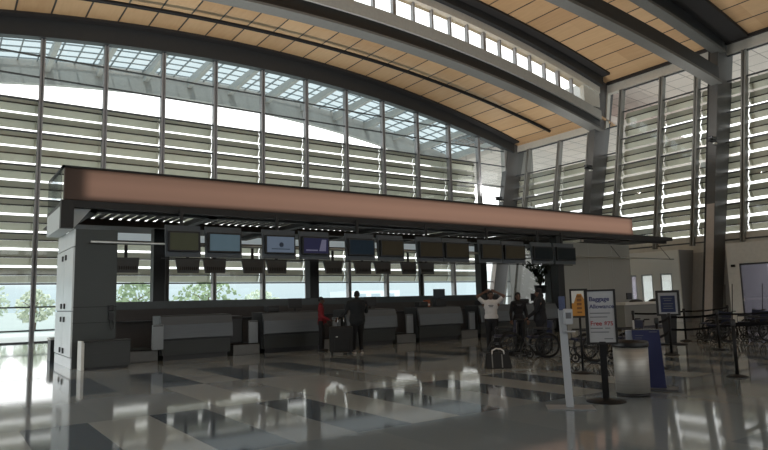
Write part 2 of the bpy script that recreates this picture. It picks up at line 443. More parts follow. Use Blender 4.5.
# ------------------------------------------------------------------ right leaning wall
Y_R = [-4.0, -1.1, 1.8, 4.7, 7.5, 10.35, 13.2, 16.05, 18.75, 21.0, 23.85, 26.2, 28.75, 31.65, 32.95]
wi = 20
for i, (a, c2) in enumerate(zip(Y_R, Y_R[1:])):
    top = 14.95 if c2 < 25 else 12.55
    if a < 25 < c2: top = 12.55
    ltop = 13.35 if c2 < 25 else 10.65
    w = sempty('window_%d' % wi, (rx(0), (a + c2) / 2, 0)); wi += 1
    h = (c2 - a) / 2
    def L(d, y, z): return (0.2 * z + d, y, z)
    zb = 0.0 if a > 24.9 or (a < 25 < c2) else 4.2
    b = MB(); b.quad(L(.06, -h, zb), L(.06, h, zb), L(.06, h, top), L(.06, -h, top)); b.build('pane', G_CLEAR, w)
    b = MB(); z = 4.4
    zz = [4.25] + [ltop - 0.12 - 1.76 * k for k in range(1, 6) if ltop - 1.76 * k > 4.6] + [ltop, top - 0.06]
    for z in zz:
        b.hexa([L(-.05, -h + .06, z - .04), L(.05, -h + .06, z - .04), L(.05, h - .06, z - .04), L(-.05, h - .06, z - .04),
                L(-.05, -h + .06, z + .04), L(.05, -h + .06, z + .04), L(.05, h - .06, z + .04), L(-.05, h - .06, z + .04)])
    b.build('transom', FRAME_D, w)
    b = MB()
    louver_profile(b, lambda d, z: (L(0.06 + d, h - .03, z), L(0.06 + d, -h + .03, z)), 4.3, ltop, 0.88, 0.78)
    brackets(b, lambda d, z: (L(.06 + d, h - .20, z), L(.06 + d, h - .16, z)), 4.3, ltop, 0.88)
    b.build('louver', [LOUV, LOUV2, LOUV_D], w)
for k, y in enumerate(Y_R):
    top = 14.95 if y < 25 else 12.55
    b = MB()
    z0_ = 0.0 if y > 25 else 4.1
    for (ya, yb, da, db) in ((-.12, -.04, -.2, .16), (.04, .12, -.2, .16), (-.04, .04, -.08, .1)):
        b.hexa([(da + .2 * (z0_ - 4.1), ya, z0_), (db + .2 * (z0_ - 4.1), ya, z0_), (db + .2 * (z0_ - 4.1), yb, z0_), (da + .2 * (z0_ - 4.1), yb, z0_), (da + .2 * (top - 4.1), ya, top), (db + .2 * (top - 4.1), ya, top), (db + .2 * (top - 4.1), yb, top), (da + .2 * (top - 4.1), yb, top)])
    struct(b.build('trim_%d' % (40 + k), mat('mullion_right', lin((130, 130, 126)), 0.45), None, (rx(4.1) - 0, y, 0)))
# wall below the glass
def slab_right(y0, y1, m_=WALLP):
    b = MB(); b.hexa([(rx(0), y0, 0), (rx(0) + .3, y0, 0), (rx(0) + .3, y1, 0), (rx(0), y1, 0), (rx(4.2), y0, 4.2), (rx(4.2) + .3, y0, 4.2), (rx(4.2) + .3, y1, 4.2), (rx(4.2), y1, 4.2)])
    struct(b.build('wall_right', m_))
wall_strip('wall_right', 7.5, 25.0, 3.7, 4.62, -.02, .3, HEAD)
slab_right(YB, 7.5); slab_right(15.9, 18.8, mat('wall_recess', lin((165, 165, 162)), .6))
wall_strip('wall_right', YB, -4.0, 4.2, 15, 0, .3, WALLP)
# columns
COLM = mat('column_grey', lin((128, 126, 122)), 0.5, 0, 0.05)
COLD = mat('column_dark_face', lin((92, 92, 92)), 0.5, 0, 0.06)
for y, top in ((33.0 - .2, 13.3), (25.0, 16.2), (17.0, 16.9), (9.0, 16.9)):
    b = MB()
    def P(x, yy, z): return (32.15 + 0.205 * z + x, yy, z)
    b.hexa([P(0, y, 0), P(.95, y, 0), P(.95, y + .45, 0), P(0, y + .45, 0), P(0, y, top), P(1.75, y, top), P(1.75, y + .45, top), P(0, y + .45, top)])
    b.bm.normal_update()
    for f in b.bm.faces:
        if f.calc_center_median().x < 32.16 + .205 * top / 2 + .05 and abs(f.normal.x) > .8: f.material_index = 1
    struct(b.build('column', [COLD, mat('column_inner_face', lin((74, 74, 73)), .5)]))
    b = MB(); b.hexa([P(-.03, y + .02, 0), P(-.005, y + .02, 0), P(-.005, y + .43, 0), P(-.03, y + .43, 0), P(-.03, y + .02, 6.2), P(-.005, y + .02, 6.2), P(-.005, y + .43, 6.2), P(-.03, y + .43, 6.2)])
    struct(b.build('column_cladding', mat('column_cladding_pale', lin((178, 168, 160)), .5)))
    if 10 < y < 30:
        b = MB(); b.hexa([P(.45, y + .5, 0), P(.75, y + .5, 0), P(.75, y + .8, 0), P(.45, y + .8, 0), P(.45, y + .5, top), P(.75, y + .5, top), P(.75, y + .8, top), P(.45, y + .8, top)])
        struct(b.build('column_post', mat('post_black', (0.015, 0.015, 0.016), .6)))
# floodlights on the columns
for y, z, where in ((32.8, 8.7, 'farthest column beside the long glass wall'), (25.0, 9.6, 'middle column below the clerestory end'), (17.0, 9.6, 'nearest tall column on the right')):
    x = 32.15 + .205 * z
    t = thing('floodlight', 'small black floodlight arm fixed to the ' + where, 'light', (x, y, z), 0, 'floodlights on the columns')
    b = MB(); b.box(-.75, -.02, -.06, .06, -.06, .06); b.build('arm', BLACKM, t)
    b = MB(); b.bev(-.85, -.3, -.22, .0, .06, .2, .03); b.build('lamp_head', BLACK, t)
    b = MB(); b.box(-.35, -.1, -.1, .02, -.14, -.061); b.build('lens', WHITE, t)

# vestibules in the right wall
VEST = mat('vestibule_panel', lin((222, 221, 215)), 0.5, 0, 0.04, 1)
VESTD = mat('vestibule_side_panel', lin((150, 152, 154)), 0.5, 0, 0.05, 1)
b = MB()   # first vestibule: door face at x=32.5
b.box(32.5, 32.6, 18.75, 19.2, 0, 3.85); b.box(32.5, 32.6, 19.2, 25, 2.6, 3.85)
b.box(32.5, 32.6, 19.9, 20.35, 0, 2.6); b.box(32.5, 32.6, 21.05, 21.35, 0, 2.6); b.box(32.5, 32.6, 21.75, 25, 0, 2.6)
b.mi = 1; b.box(32.6, 37.0, 18.75, 18.85, 0, 3.85); b.box(32.6, 37, 24.9, 25, 0, 3.85)
b.mi = 0; b.box(32.6, 37, 18.85, 24.9, 3.75, 3.85)
struct(b.build('wall_vestibule_far', [VEST, VESTD]))
def door(idx, x, y0, y1, z1, gm, par_m):
    t = sempty('door_%d' % idx, (x, (y0 + y1) / 2, 0)); h = (y1 - y0) / 2
    b = MB(); b.box(-.03, .03, -h, -h + .06, 0, z1); b.box(-.03, .03, h - .06, h, 0, z1); b.box(-.03, .03, -h + .06, h - .06, 0, .2); b.box(-.03, .03, -h + .06, h - .06, z1 - .08, z1)
    b.build('frame', par_m, t)
    b = MB(); b.box(-.01, .01, -h + .06, h - .06, .2, z1 - .08); b.build('pane', gm, t)
    b = MB(); b.tube([(-.08, h - .1, .9), (-.08, h - .1, 1.2)], .015, 8); b.box(-.08, -.03, h - .11, h - .09, .92, .95); b.box(-.08, -.03, h - .11, h - .09, 1.15, 1.18); b.build('handle', CHROME, t)
    return t
door(1, 32.55, 19.2, 19.9, 2.6, G_CLEAR, STEEL_L); door(2, 32.55, 20.35, 21.05, 2.6, G_CLEAR, STEEL_L); door(3, 32.55, 21.35, 21.75, 2.6, G_FROST, STEEL_L)
b = MB()   # second vestibule: door face at x=32, nearer the camera
b.box(32, 32.1, 15.38, 15.95, 0, 3.9); b.box(32, 32.1, 7.5, 15.38, 2.88, 3.9); b.box(32, 32.1, 7.5, 11.4, 0, 2.88)
b.box(32, 32.1, 13.45, 13.75, 0, 2.88)
b.mi = 1; b.box(32.1, 36, 15.85, 15.95, 0, 3.9); b.box(32.1, 36, 7.5, 7.6, 0, 3.9); b.mi = 0; b.box(32.1, 36, 7.6, 15.85, 3.8, 3.9)
struct(b.build('wall_vestibule_near', [mat('vestibule_near_panel', lin((212, 210, 204)), .5), VESTD]))
D4 = door(4, 32.05, 13.75, 15.38, 2.88, G_FROST, STEEL_D); door(5, 32.05, 11.4, 13.45, 2.88, G_FROST, STEEL_D)
b = MB(); b.box(-.16, -.05, .99, 1.16, 2.72, 2.84); b.build('sensor', BLACK, D4)

# walls out of the picture
b = MB()
b.box(XL - .3, 38, YB - .3, YB, 0, 3.2); b.box(XL - .3, 38, YB - .3, YB, 8.5, 19)
for x in xs(XL, 37.4, 9): b.box(x - .3, x + .3, YB - .3, YB, 3.2, 8.5)
struct(b.build('wall_front', WALLP))
w = sempty('window_61', (0, YB - .15, 0))  # openings added behind the camera to light counter fronts and floor
for a, c2 in zip(xs(XL, 37.4, 9), xs(XL, 37.4, 9)[1:]):
    b = MB(); b.quad((a + .3, 0, 3.2), (c2 - .3, 0, 3.2), (c2 - .3, 0, 8.5), (a + .3, 0, 8.5)); b.build('pane', G_CLEAR, w)
b = MB()
b.box(XL - .3, XL, YB, 33, 8.2, 19); b.box(XL - .3, XL, YB, 4, 0, 8.2)
struct(b.build('wall_left', WALLP))
w = sempty('window_60', (XL - .1, 18.5, 0))
b = MB(); b.quad((0, -14.5, 0), (0, 14.5, 0), (0, 14.5, 8.2), (0, -14.5, 8.2)); b.build('pane', G_CLEAR, w)
for y in xs(-14.5, 14.5, 10):
    b = MB(); b.box(-.1, .1, y - .1, y + .1, 0, 8.2); b.build('mullion', MULL, w)

# ------------------------------------------------------------------ outside
APRON = mat('apron_concrete', lin((205, 202, 194)), 0.9, 0, 0.06, 0.3)
b = MB(); b.quad((-200, 33.3, -.12), (200, 33.3, -.12), (200, 52, -.12), (-200, 52, -.12)); b.quad((38, -60, -.12), (200, -60, -.12), (200, 33.3, -.12), (38, 33.3, -.12))
b.quad((-200, -60, -.12), (XL - .3, -60, -.12), (XL - .3, 33.3, -.12), (-200, 33.3, -.12)); struct(b.build('apron', APRON))
b = MB(); b.quad((-300, 52, -.13), (600, 52, -.13), (900, 900, -2), (-400, 900, -2)); b.quad((200, -60, -.13), (600, -60, -.13), (600, 52, -.13), (200, 52, -.13)); struct(b.build('lawn', mat('lawn_hazy', lin((140, 148, 143)), 0.9, 0, .1, .1)))
# overhang above the right wall
b = MB(); b.hexa([(36.6, YB, 15.6), (47, YB, 15.0), (47, 42, 15.0), (36.6, 42, 15.6), (36.6, YB, 16), (47, YB, 15.5), (47, 42, 15.5), (36.6, 42, 16)])
b.hexa([(36.1, 25.1, 13.2), (58, 25.1, 12.4), (58, 46, 12.4), (36.1, 46, 13.2), (36.1, 25.1, 13.6), (58, 25.1, 12.8), (58, 46, 12.8), (36.1, 46, 13.6)])
def soffit_out():
    m = bpy.data.materials.new('overhang_panels'); m.use_nodes = True
    nt = m.node_tree; n = nt.nodes; l = nt.links; bs = n['Principled BSDF']
    tc = n.new('ShaderNodeTexCoord'); br = n.new('ShaderNodeTexBrick'); br.offset = 0
    br.inputs['Color1'].default_value = (*lin((226, 214, 208)), 1); br.inputs['Color2'].default_value = (*lin((220, 208, 202)), 1); br.inputs['Mortar'].default_value = (*lin((150, 140, 136)), 1)
    br.inputs['Scale'].default_value = 1; br.inputs['Brick Width'].default_value = 1.5; br.inputs['Row Height'].default_value = 1.5; br.inputs['Mortar Size'].default_value = 0.03
    l.new(tc.outputs['Object'], br.inputs['Vector']); l.new(br.outputs['Color'], bs.inputs['Base Color']); bs.inputs['Roughness'].default_value = .7
    l.new(br.outputs['Color'], bs.inputs['Emission Color']); bs.inputs['Emission Strength'].default_value = 0.0
    return m
struct(b.build('exterior_overhang', soffit_out()))
# skylit canopy outside the main wall: glazing bars, rafters, edge beam
sk = arc(16.75, 87.5)
t = sempty('exterior_skylight', (0, 33.5, 0))
b = MB(); g = xs(-8, 38, 32)
for a, c2 in zip(g, g[1:]): b.quad((a, .2, sk(a)), (c2, .2, sk(c2)), (c2, 7.5, sk(c2)), (a, 7.5, sk(a)))
b.build('pane', G_SKY, t)
b = MB()
for y in xs(0.6, 7.2, 7):
    b.tube([(x, y, sk(x) - .05) for x in g], .045, 4, smooth=False)
b.build('glazing_bar', mat('bar_grey', lin((135, 142, 146)), .5), t)
b = MB()
for x in xs(-8, 38, 46): b.box(x - .035, x + .035, .2, 7.5, sk(x) - .1, sk(x) - .02)
b.build('glazing_bar', mat('bar_grey', (0, 0, 0)), t)
for k in range(-4, 12):
    x = 3.45 + 2.83 * k + 1.1
    b = MB(); b.hexa([(x - .14, .2, sk(x) - .35), (x + .14, .2, sk(x) - .35), (x + .14, 7.5, sk(x) - .7), (x - .14, 7.5, sk(x) - .7), (x - .14, .2, sk(x) - .1), (x + .14, .2, sk(x) - .1), (x + .14, 7.5, sk(x) - .1), (x - .14, 7.5, sk(x) - .1)])
    b.build('rafter', mat('rafter_white', lin((176, 176, 174)), .5), t)
eb0 = arc(15.3, 87.5); eb1 = arc(16.75, 87.5)
b = MB()
for a, c2 in zip(g, g[1:]):
    b.hexa([(a, 7.5, eb0(a)), (c2, 7.5, eb0(c2)), (c2, 7.9, eb0(c2)), (a, 7.9, eb0(a)), (a, 7.5, eb1(a)), (c2, 7.5, eb1(c2)), (c2, 7.9, eb1(c2)), (a, 7.9, eb1(a))])
b.build('edge_beam', mat('edge_beam_white', lin((184, 180, 176)), .5), t)
b = MB(); b.box(58, 59, 5, 60, -.1, 5); struct(b.build('door_backdrop', mat('door_backdrop_white', lin((225, 225, 225)), .8)))  # white backdrop added to brighten the view through the vestibule doors
# trees and a pale building beyond the glass
TR = [mat('foliage_pale', lin((205, 214, 196)), .9, 0, .35, 3, transl=.3), mat('foliage_yellow', lin((202, 208, 190)), .9, 0, .1, 3, transl=.3), mat('foliage_mid', lin((150, 166, 134)), .9, 0, .25, 3, transl=.3)]  # haze is mixed into the pale leaf colours
BARK = mat('bark', lin((110, 95, 80)), .9)
def tree(x, y, h, w_, mi, label):
    t = thing('tree', label, 'tree', (x, y, -.13), 0, 'trees outside the glass wall')
    b = MB(); b.tube([(0, 0, 0), (.1, 0, h * .35), (0, .05, h * .75)], [.16, .12, .04], 7)
    for k in range(4): 
        a = k * 1.7; b.tube([(0.05, 0, h * (.35 + .08 * k)), (math.cos(a) * w_ * .3, math.sin(a) * w_ * .3, h * (.55 + .08 * k))], [.07, .02], 5)
    b.build('trunk', BARK, t)
    b = MB(); rnd = random.Random(int(x * 31 + y))
    for k in range(420):
        u = rnd.random() * 2 * PI; q = rnd.random() ** .5; zz = rnd.random()
        rad = w_ * .5 * math.sin(PI * min(1, .12 + zz * .86)) ** .7 * q
        c = Vector((math.cos(u) * rad, math.sin(u) * rad, h * (.22 + .78 * zz)))
        n = Vector((rnd.uniform(-1, 1), rnd.uniform(-1, 1), rnd.uniform(-1, 1))).normalized(); e = n.orthogonal().normalized(); f = n.cross(e); s = h * .055 * rnd.uniform(.6, 1.3)
        b.quad(c + e * s, c + f * s, c - e * s, c - f * s)
    b.build('foliage', TR[mi], t)
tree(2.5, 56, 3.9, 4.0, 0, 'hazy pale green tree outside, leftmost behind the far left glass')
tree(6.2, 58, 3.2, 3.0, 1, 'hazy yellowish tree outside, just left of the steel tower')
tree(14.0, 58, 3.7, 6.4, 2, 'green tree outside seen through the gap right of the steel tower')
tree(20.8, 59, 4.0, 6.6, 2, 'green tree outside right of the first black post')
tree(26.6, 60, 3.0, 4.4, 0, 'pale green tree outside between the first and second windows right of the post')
t = thing('distant_building', 'pale grey building far outside behind the counters', 'building', (72, 110, -.2))
b = MB(); b.box(-6, 6, -4, 4, 0, 3.8); b.build('wall', mat('distant_wall', lin((200, 208, 212)), .8), t)
for k in (-3.5, 0, 3.5):
    b = MB(); b.box(k - 1.1, k + 1.1, -4.05, -3.99, 1.6, 3.2); b.build('window', mat('distant_window', lin((150, 165, 175)), .5), t)

# ------------------------------------------------------------------ check-in canopy
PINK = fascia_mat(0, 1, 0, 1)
t = thing('check_in_canopy', 'long check-in canopy with a copper-pink glowing front above the counters', 'canopy', (14.7, 17.7, 0))
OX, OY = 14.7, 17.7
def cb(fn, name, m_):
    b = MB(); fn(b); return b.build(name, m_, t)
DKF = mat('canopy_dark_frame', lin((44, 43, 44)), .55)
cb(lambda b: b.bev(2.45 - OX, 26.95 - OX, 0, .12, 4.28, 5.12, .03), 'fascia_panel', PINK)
def fr(b):
    b.box(2.4 - OX, 27.0 - OX, -.03, .2, 5.12, 5.17); b.box(2.7 - OX, 27.0 - OX, .02, .35, 4.1, 4.28)
    b.box(2.4 - OX, 2.7 - OX, -.02, .2, 3.55, 4.28)
    b.box(2.4 - OX, 2.47 - OX, -.03, 2.6, 5.12, 5.17)
    b.box(2.7 - OX, 30.4 - OX, .4, .6, 4.05, 4.25); b.box(2.7 - OX, 27 - OX, 2.9, 3.2, 4.0, 4.2)
    for x in (3.2, 6.5, 9.9, 13.2, 16.7, 20.2, 23.6, 26.6): b.box(x - .12 - OX, x + .12 - OX, .4, 6.3, 4.05, 4.21)
cb(fr, 'frame', DKF)
cb(lambda b: (b.box(2.72 - OX, 26.9 - OX, 3.2, 6.3, 4.18, 4.2), b.hexa([(27 - OX, .3, 4.05), (30.8 - OX, .3, 4.2), (30.8 - OX, 2.6, 4.2), (27 - OX, 2.9, 4.05), (27 - OX, .3, 4.4), (30.8 - OX, .3, 4.36), (30.8 - OX, 2.6, 4.36), (27 - OX, 2.9, 4.4)])), 'soffit', DKF)
for x0, x1 in ((3.45, 6.3), (6.7, 9.7), (10.1, 13.0), (13.4, 16.5), (16.9, 20.0), (20.4, 23.4)):
    def sl(b):
        x = x0
        while x < x1:
            b.box(x - OX, x + .16 - OX, .6, 2.9, 4.2, 4.225); x += .26
    cb(sl, 'soffit_grille', DKF)
ENDG = mat('end_panel_grey', lin((196, 199, 198)), .4, .2, .06)
cb(lambda b: (b.box(2.40 - OX, 2.46 - OX, .2, 2.55, 3.55, 4.12), b.box(2.46 - OX, 2.75 - OX, .2, 2.55, 3.55, 3.60)), 'end_panel', ENDG)
cb(lambda b: b.box(2.40 - OX, 2.43 - OX, .2, 2.55, 4.2, 5.12), 'end_glass', glass_mat('canopy_end_glass', (.72, .76, .78), .25))
cb(lambda b: b.box(2.395 - OX, 2.46 - OX, .2, 2.6, 4.12, 4.2), 'end_rail', BLACK)
cb(lambda b: b.hexa([(2.72 - OX, .25, 3.62), (2.78 - OX, .25, 3.62), (2.78 - OX, .3, 3.62), (2.72 - OX, .3, 3.62), (2.72 - OX, .25, 4.1), (3.15 - OX, .25, 4.1), (3.15 - OX, .3, 4.1), (2.72 - OX, .3, 4.1)]), 'bracket', ENDG)
cb(lambda b: b.box(4.6 - OX, 26.9 - OX, 9.85, 9.93, 4.26, 5.05), 'rear_fascia', mat('rear_frosted_panel', lin((190, 205, 212)), .6, 0, .04, 1, emit=.3))  # emission painted in for window light coming through the panel
cb(lambda b: b.box(4.6 - OX, 26.9 - OX, 9.8, 10.0, 4.1, 4.26), 'rear_beam', DKF)
cb(lambda b: b.box(4.9 - OX, 22.2 - OX, -.13, -.09, 2.80, 2.835), 'lower_rail', DKF)
for x in (6.17, 12.26, 21.6, 26.6):
    cb(lambda b: b.box(x - .2 - OX, x + .2 - OX, 4.7, 5.1, 0, 4.2), 'post', mat('post_near_black', lin((28, 29, 29)), .5))
for x in (8, 15, 22):
    cb(lambda b: b.box(x - .08 - OX, x + .08 - OX, 10.12, 10.28, 0, 4.1), 'rear_post', DKF)
cb(lambda b: b.tube([(3.1 - OX, -.14, 3.2), (30.0 - OX, -.14, 3.2)], .03, 8), 'display_rail', mat('rail_alu', lin((185, 185, 180)), .35, .6))
# hangers dropping from the frame to the display rail
for x in (5.43, 8.35, 11.27, 14.2, 17.2, 20.1, 21.6):
    cb(lambda b: b.box(x - .04 - OX, x + .04 - OX, -.12, -.05, 3.2, 4.2), 'hanger', DKF)
for x in (25.5, 29.6): cb(lambda b: b.tube([(x - OX, -.2, 3.2), (x - OX, .5, 4.1)], .012, 6), 'hanger', DKF)

# steel service tower under the left end
t = thing('service_tower', 'tall grey steel tower under the left end of the canopy with locker doors', 'cabinet', (3.27, 19.1, 0))
TWD = mat('tower_front', lin((64, 68, 67)), .4, .3, .05, 2)
b = MB(); b.box(-.5, .52, -1.34, 1.4, .0, 3.54); b.build('body', TWD, t)
b = MB(); b.box(-.51, .53, -1.352, -1.341, 1.52, 1.54); b.box(-.51, .53, -1.352, -1.341, 1.12, 1.135); b.build('seam', BLACK, t)
b = MB(); b.box(-.525, -.5, -1.35, 1.4, 0, .25); b.build('plinth', LOCKER, t)
b = MB(); b.box(-.525, -.5, -1.35, 1.4, 3.1, 3.54); b.build('header_panel', LOCKER, t)
for y0, y1 in ((-1.33, .02), (.05, 1.39)):
    for z0, z1 in ((.28, 1.42), (1.45, 3.07)):
        b = MB(); b.box(-.54, -.5, y0, y1, z0, z1); dr = b.build('locker_door', LOCKER, t)
        for z in ((z0 + .12, z1 - .2)):
            b = MB(); yy = y1 - .25 if y0 < 0 else y0 + .25
            b.box(-.57, -.54, yy - .06, yy + .06, z - .07, z + .07); b.build('latch', BLACK, dr)
b = MB(); b.bev(.33, .45, -1.42, -1.345, 1.42, 1.56, .015); b.bev(.33, .45, -1.43, -1.345, 1.17, 1.38, .02); b.tube([(.42, -1.4, 1.2), (.46, -1.44, 1.0), (.4, -1.44, .92), (.36, -1.42, 1.05), (.36, -1.4, 1.2)], .012, 6); b.build('wall_phone', BLACK, t)

# end wall under the right end
t = thing('end_partition', 'tall plain grey panel wall under the right end of the canopy', 'partition', (24.4, 17.95, 0))
b = MB(); b.box(-2.35, 2.5, 0, .3, 0, 3.85); b.build('panel', mat('end_partition_grey', lin((152, 153, 148)), .55, 0, .05, 1), t)
b = MB(); b.box(-2.75, -2.35, -.02, .35, 0, 4.1); b.build('jamb', mat('post_near_black', (0, 0, 0)), t)
b = MB()
for x in (-.6, 1.12): b.box(x - .012, x + .012, -.006, .0, 0, 3.85)
b.build('seam', STEEL_L, t)
b = MB(); b.box(2.02, 2.4, -.05, 0, 1.28, 1.58); b.build('card_reader', BLACK, t)

# back partition behind the agents
t = thing('back_partition', 'low dark partition wall running behind the check-in counters', 'partition', (14.0, 22.4, 0))
b = MB(); b.box(-9.6, 7.6, -.06, .06, 0, 1.42); b.build('panel', mat('partition_brown', lin((74, 68, 65)), .6, 0, .1, 3), t)
b = MB(); b.box(-9.6, 7.6, -.08, .08, 1.42, 1.68); b.build('cap', mat('partition_cap', lin((72, 78, 78)), .35), t)
b = MB(); b.box(-9.6, 7.6, -.45, -.06, 1.0, 1.04); b.build('shelf', CHAR, t)

# ------------------------------------------------------------------ counters and scales
def make_counter(L, label, upm=CTR_UP, lom=CTR_LO):
    t = thing('check_in_counter', label, 'counter', group='check-in counters')
    b = MB(); b.prism_x([(-.06, 1.21), (-.17, .98), (-.21, .60), (-.17, .58), (-.02, 1.20)], -L / 2, L / 2); b.build('upper_panel', upm, t)
    b = MB(); b.prism_x([(-.11, .53), (-.08, .14), (.0, .14), (.0, .53)], -L / 2 + .04, L / 2 - .04); b.build('lower_panel', lom, t)
    b = MB(); b.box(-L / 2 + .03, L / 2 - .03, -.09, -.0, .53, .58); b.build('reveal', BLACK, t)
    b = MB(); b.bev(-L / 2, L / 2, -.055, .75, 1.19, 1.235, .012); b.build('countertop', CHAR, t)
    b = MB(); b.box(-L / 2 + .1, L / 2 - .1, -.02, .7, 0, .14); b.build('toe_kick', BLACK, t)
    for q in (-L / 2, L / 2 - .04):
        b = MB(); b.box(q, q + .04, 0.0, .72, .14, 1.19); b.build('side_panel', CHAR, t)
    return t
CXS = [6.06, 9.10, 12.05, 15.1, 18.1, 20.52]
ordn = ['first and leftmost', 'second', 'third', 'fourth', 'fifth', 'sixth']
names = ['leftmost brushed steel check-in counter, right of the low end desk',
         'second brushed steel check-in counter from the left, beside the person in red',
         'third brushed steel check-in counter, where the man with the suitcase stands',
         'fourth brushed steel check-in counter with a raised screen on top',
         'fifth check-in counter, behind the woman in the white shirt',
         'sixth check-in counter, behind the wheelchairs and the hand sanitizer stand']
c0 = make_counter(2.05, names[0]); c0.location = (CXS[0], 18.15, 0)
for x, nm in list(zip(CXS, names))[1:]: dup(c0, (x, 18.15, 0), 0, nm)
def make_scale(label):
    t = thing('baggage_scale', label, 'scale', group='baggage scales between counters')
    b = MB(); b.bev(-.42, .42, 0, 1.5, 0, .30, .015); b.build('platform', mat('scale_platform', lin((98, 98, 96)), .4, .2), t)
    b = MB(); b.box(-.40, .40, .06, 1.45, .30, .325); b.build('belt', RUBBER, t)
    b = MB(); b.bev(.12, .42, .12, .2, .327, 1.0, .012); b.build('display_panel', mat('scale_panel_light', lin((134, 139, 143)), .45, .2, .06, 4), t)
    b = MB(); b.box(.14, .40, .114, .12, .96, .985); b.build('top_strip', CHAR, t)
    return t
sc_names = ['grey baggage scale with upright panel at the left end of the first counter',
            'grey baggage scale between the first and second counters with a black bin on it',
            'grey baggage scale between the second and third counters behind the red-jacketed person',
            'grey baggage scale with upright panel between the third and fourth counters',
            'grey baggage scale with upright panel between the fourth and fifth counters',
            'grey baggage scale between the fifth and sixth counters behind the wheelchairs']
s0 = make_scale(sc_names[0]); s0.location = (4.58, 18.15, 0)
SX = [4.58, 7.60, 10.55, 13.60, 16.62]
for x, nm in list(zip(SX, sc_names))[1:]: dup(s0, (x, 18.15, 0), 0, nm)
for ch in s0.children:
    if ch.name.startswith(('display_panel', 'top_strip')): ch.location = (.06, -.42, 0)
t = thing('trash_bin', 'tall black open bin standing on the scale between the first and second counters', 'bin', (7.44, 18.75, .327))
b = MB(); b.bev(-.21, .21, -.2, .2, 0, .78, .03); b.build('body', BLACK, t)
b = MB(); b.bev(-.22, .22, -.21, .21, .78, .83, .015); b.build('rim', mat('bin_rim', lin((40, 40, 42)), .3), t)
# low end desk in front of the tower
t = thing('end_desk', 'low dark desk with a white end panel in front of the steel tower', 'desk', (3.5, 17.15, 0))
b = MB(); b.box(-.58, .49, -.18, .3, .06, .66); b.build('body', CTR_LO, t)
b = MB(); b.bev(-.6, .51, -.21, .32, .66, .70, .01); b.build('top', CHAR, t)
b = MB(); b.bev(-.65, -.58, -.2, .32, 0, .70, .008); b.build('end_panel', WHITE, t)
b = MB(); b.box(-.55, .46, -.12, .3, 0, .06); b.build('toe_kick', BLACK, t)
t = thing('bollard', 'short dark post with a pale cap standing left of the steel tower', 'post', (2.78, 21.3, 0))
b = MB(); b.box(-.08, .08, -.3, .3, 0, .6); b.build('body', CHAR, t)
b = MB(); b.bev(-.1, .1, -.32, .32, .6, .66, .01); b.build('cap', WHITE, t)
# far right counter with pale top
t = thing('service_desk', 'long service desk with a pale stone top before the end partition', 'desk', (26.1, 16.95, 0))
b = MB(); b.bev(-1.7, 2.1, -.3, .45, 1.05, 1.17, .015); b.build('countertop', mat('pale_stone', lin((205, 202, 192)), .4), t)
b = MB(); b.box(-1.65, 2.05, -.2, .4, .1, 1.05); b.build('front_panel', mat('desk_front_grey', lin((128, 128, 122)), .5, 0, .08, 4, (.3, .3, 8)), t)
b = MB(); b.box(-1.6, 2.0, -.12, .35, 0, .1); b.build('toe_kick', BLACK, t)
for dx, nm in ((-.4, 'dark round-topped equipment cover on the service desk, left of the pair'), (1.1, 'dark round-topped equipment cover on the service desk, right of the pair')):
    b = MB(); b.ball((0, 0, 0), .3, (1.5, .7, .42), 14); bmesh.ops.bisect_plane(b.bm, geom=b.bm.verts[:] + b.bm.edges[:] + b.bm.faces[:], plane_co=(0, 0, 0), plane_no=(0, 0, -1), clear_outer=True)
    bmesh.ops.holes_fill(b.bm, edges=b.bm.edges[:])
    tag(b.build('equipment_cover', BLACK, None, (26.1 + dx, 16.98, 1.171)), nm, 'cover', 'covers on the service desk')
# agents' equipment on the counters
def computer(x, y, rz, label, z=1.235, s=1.0):
    t = thing('computer_monitor', label, 'monitor', (x, y, z), rz, 'agents monitors on the counters')
    b = MB(); b.bev(-.24 * s, .24 * s, -.02, .03, .1 * s, .42 * s, .01); b.build('casing', BLACK, t)
    b = MB(); b.box(-.03, .03, -.0, .04, .0, .12 * s); b.bev(-.12, .12, -.09, .1, 0, .02, .006); b.build('stand', BLACK, t)
def printer(x, y, label, z=1.235):
    t = thing('printer', label, 'printer', (x, y, z), 0, 'printers on the counters')
    b = MB(); b.bev(-.2, .2, -.16, .16, 0, .2, .03); b.build('casing', BLACK, t)
    b = MB(); b.box(-.15, .15, -.17, -.155, .1, .12); b.build('paper_slot', CHAR, t)
for i, x in enumerate(CXS):
    if i == 0: continue
    printer(x - .55, 18.45, 'black ticket printer on the %s check-in counter' % ['', 'second', 'third', 'fourth', 'fifth', 'sixth'][i])
    if i != 3: computer(x + .35, 18.6, 0, 'black computer screen on the %s check-in counter' % ['', 'second', 'third', 'fourth', 'fifth', 'sixth'][i])
t = thing('computer_monitor', 'screen raised on a black stand on the fourth check-in counter', 'monitor', (15.55, 18.6, 1.235), 0, 'agents monitors on the counters')
b = MB(); b.bev(-.27, .27, -.02, .04, .3, .66, .01); b.build('casing', mat('monitor_navy', lin((30, 40, 52)), .4), t)
b = MB(); b.bev(-.25, .25, -.12, .12, 0, .28, .02); b.box(-.05, .05, -.01, .03, .27, .35); b.build('stand', BLACK, t)
t = thing('brochure_box', 'small orange and white box on the fourth check-in counter', 'box', (14.85, 18.5, 1.235))
b = MB(); b.bev(-.1, .1, -.08, .08, 0, .26, .01); b.build('box', mat('orange_card', lin((150, 80, 50)), .6), t)
b = MB(); b.box(-.08, .08, -.085, -.08, .05, .12); b.build('sticker', WHITE, t)

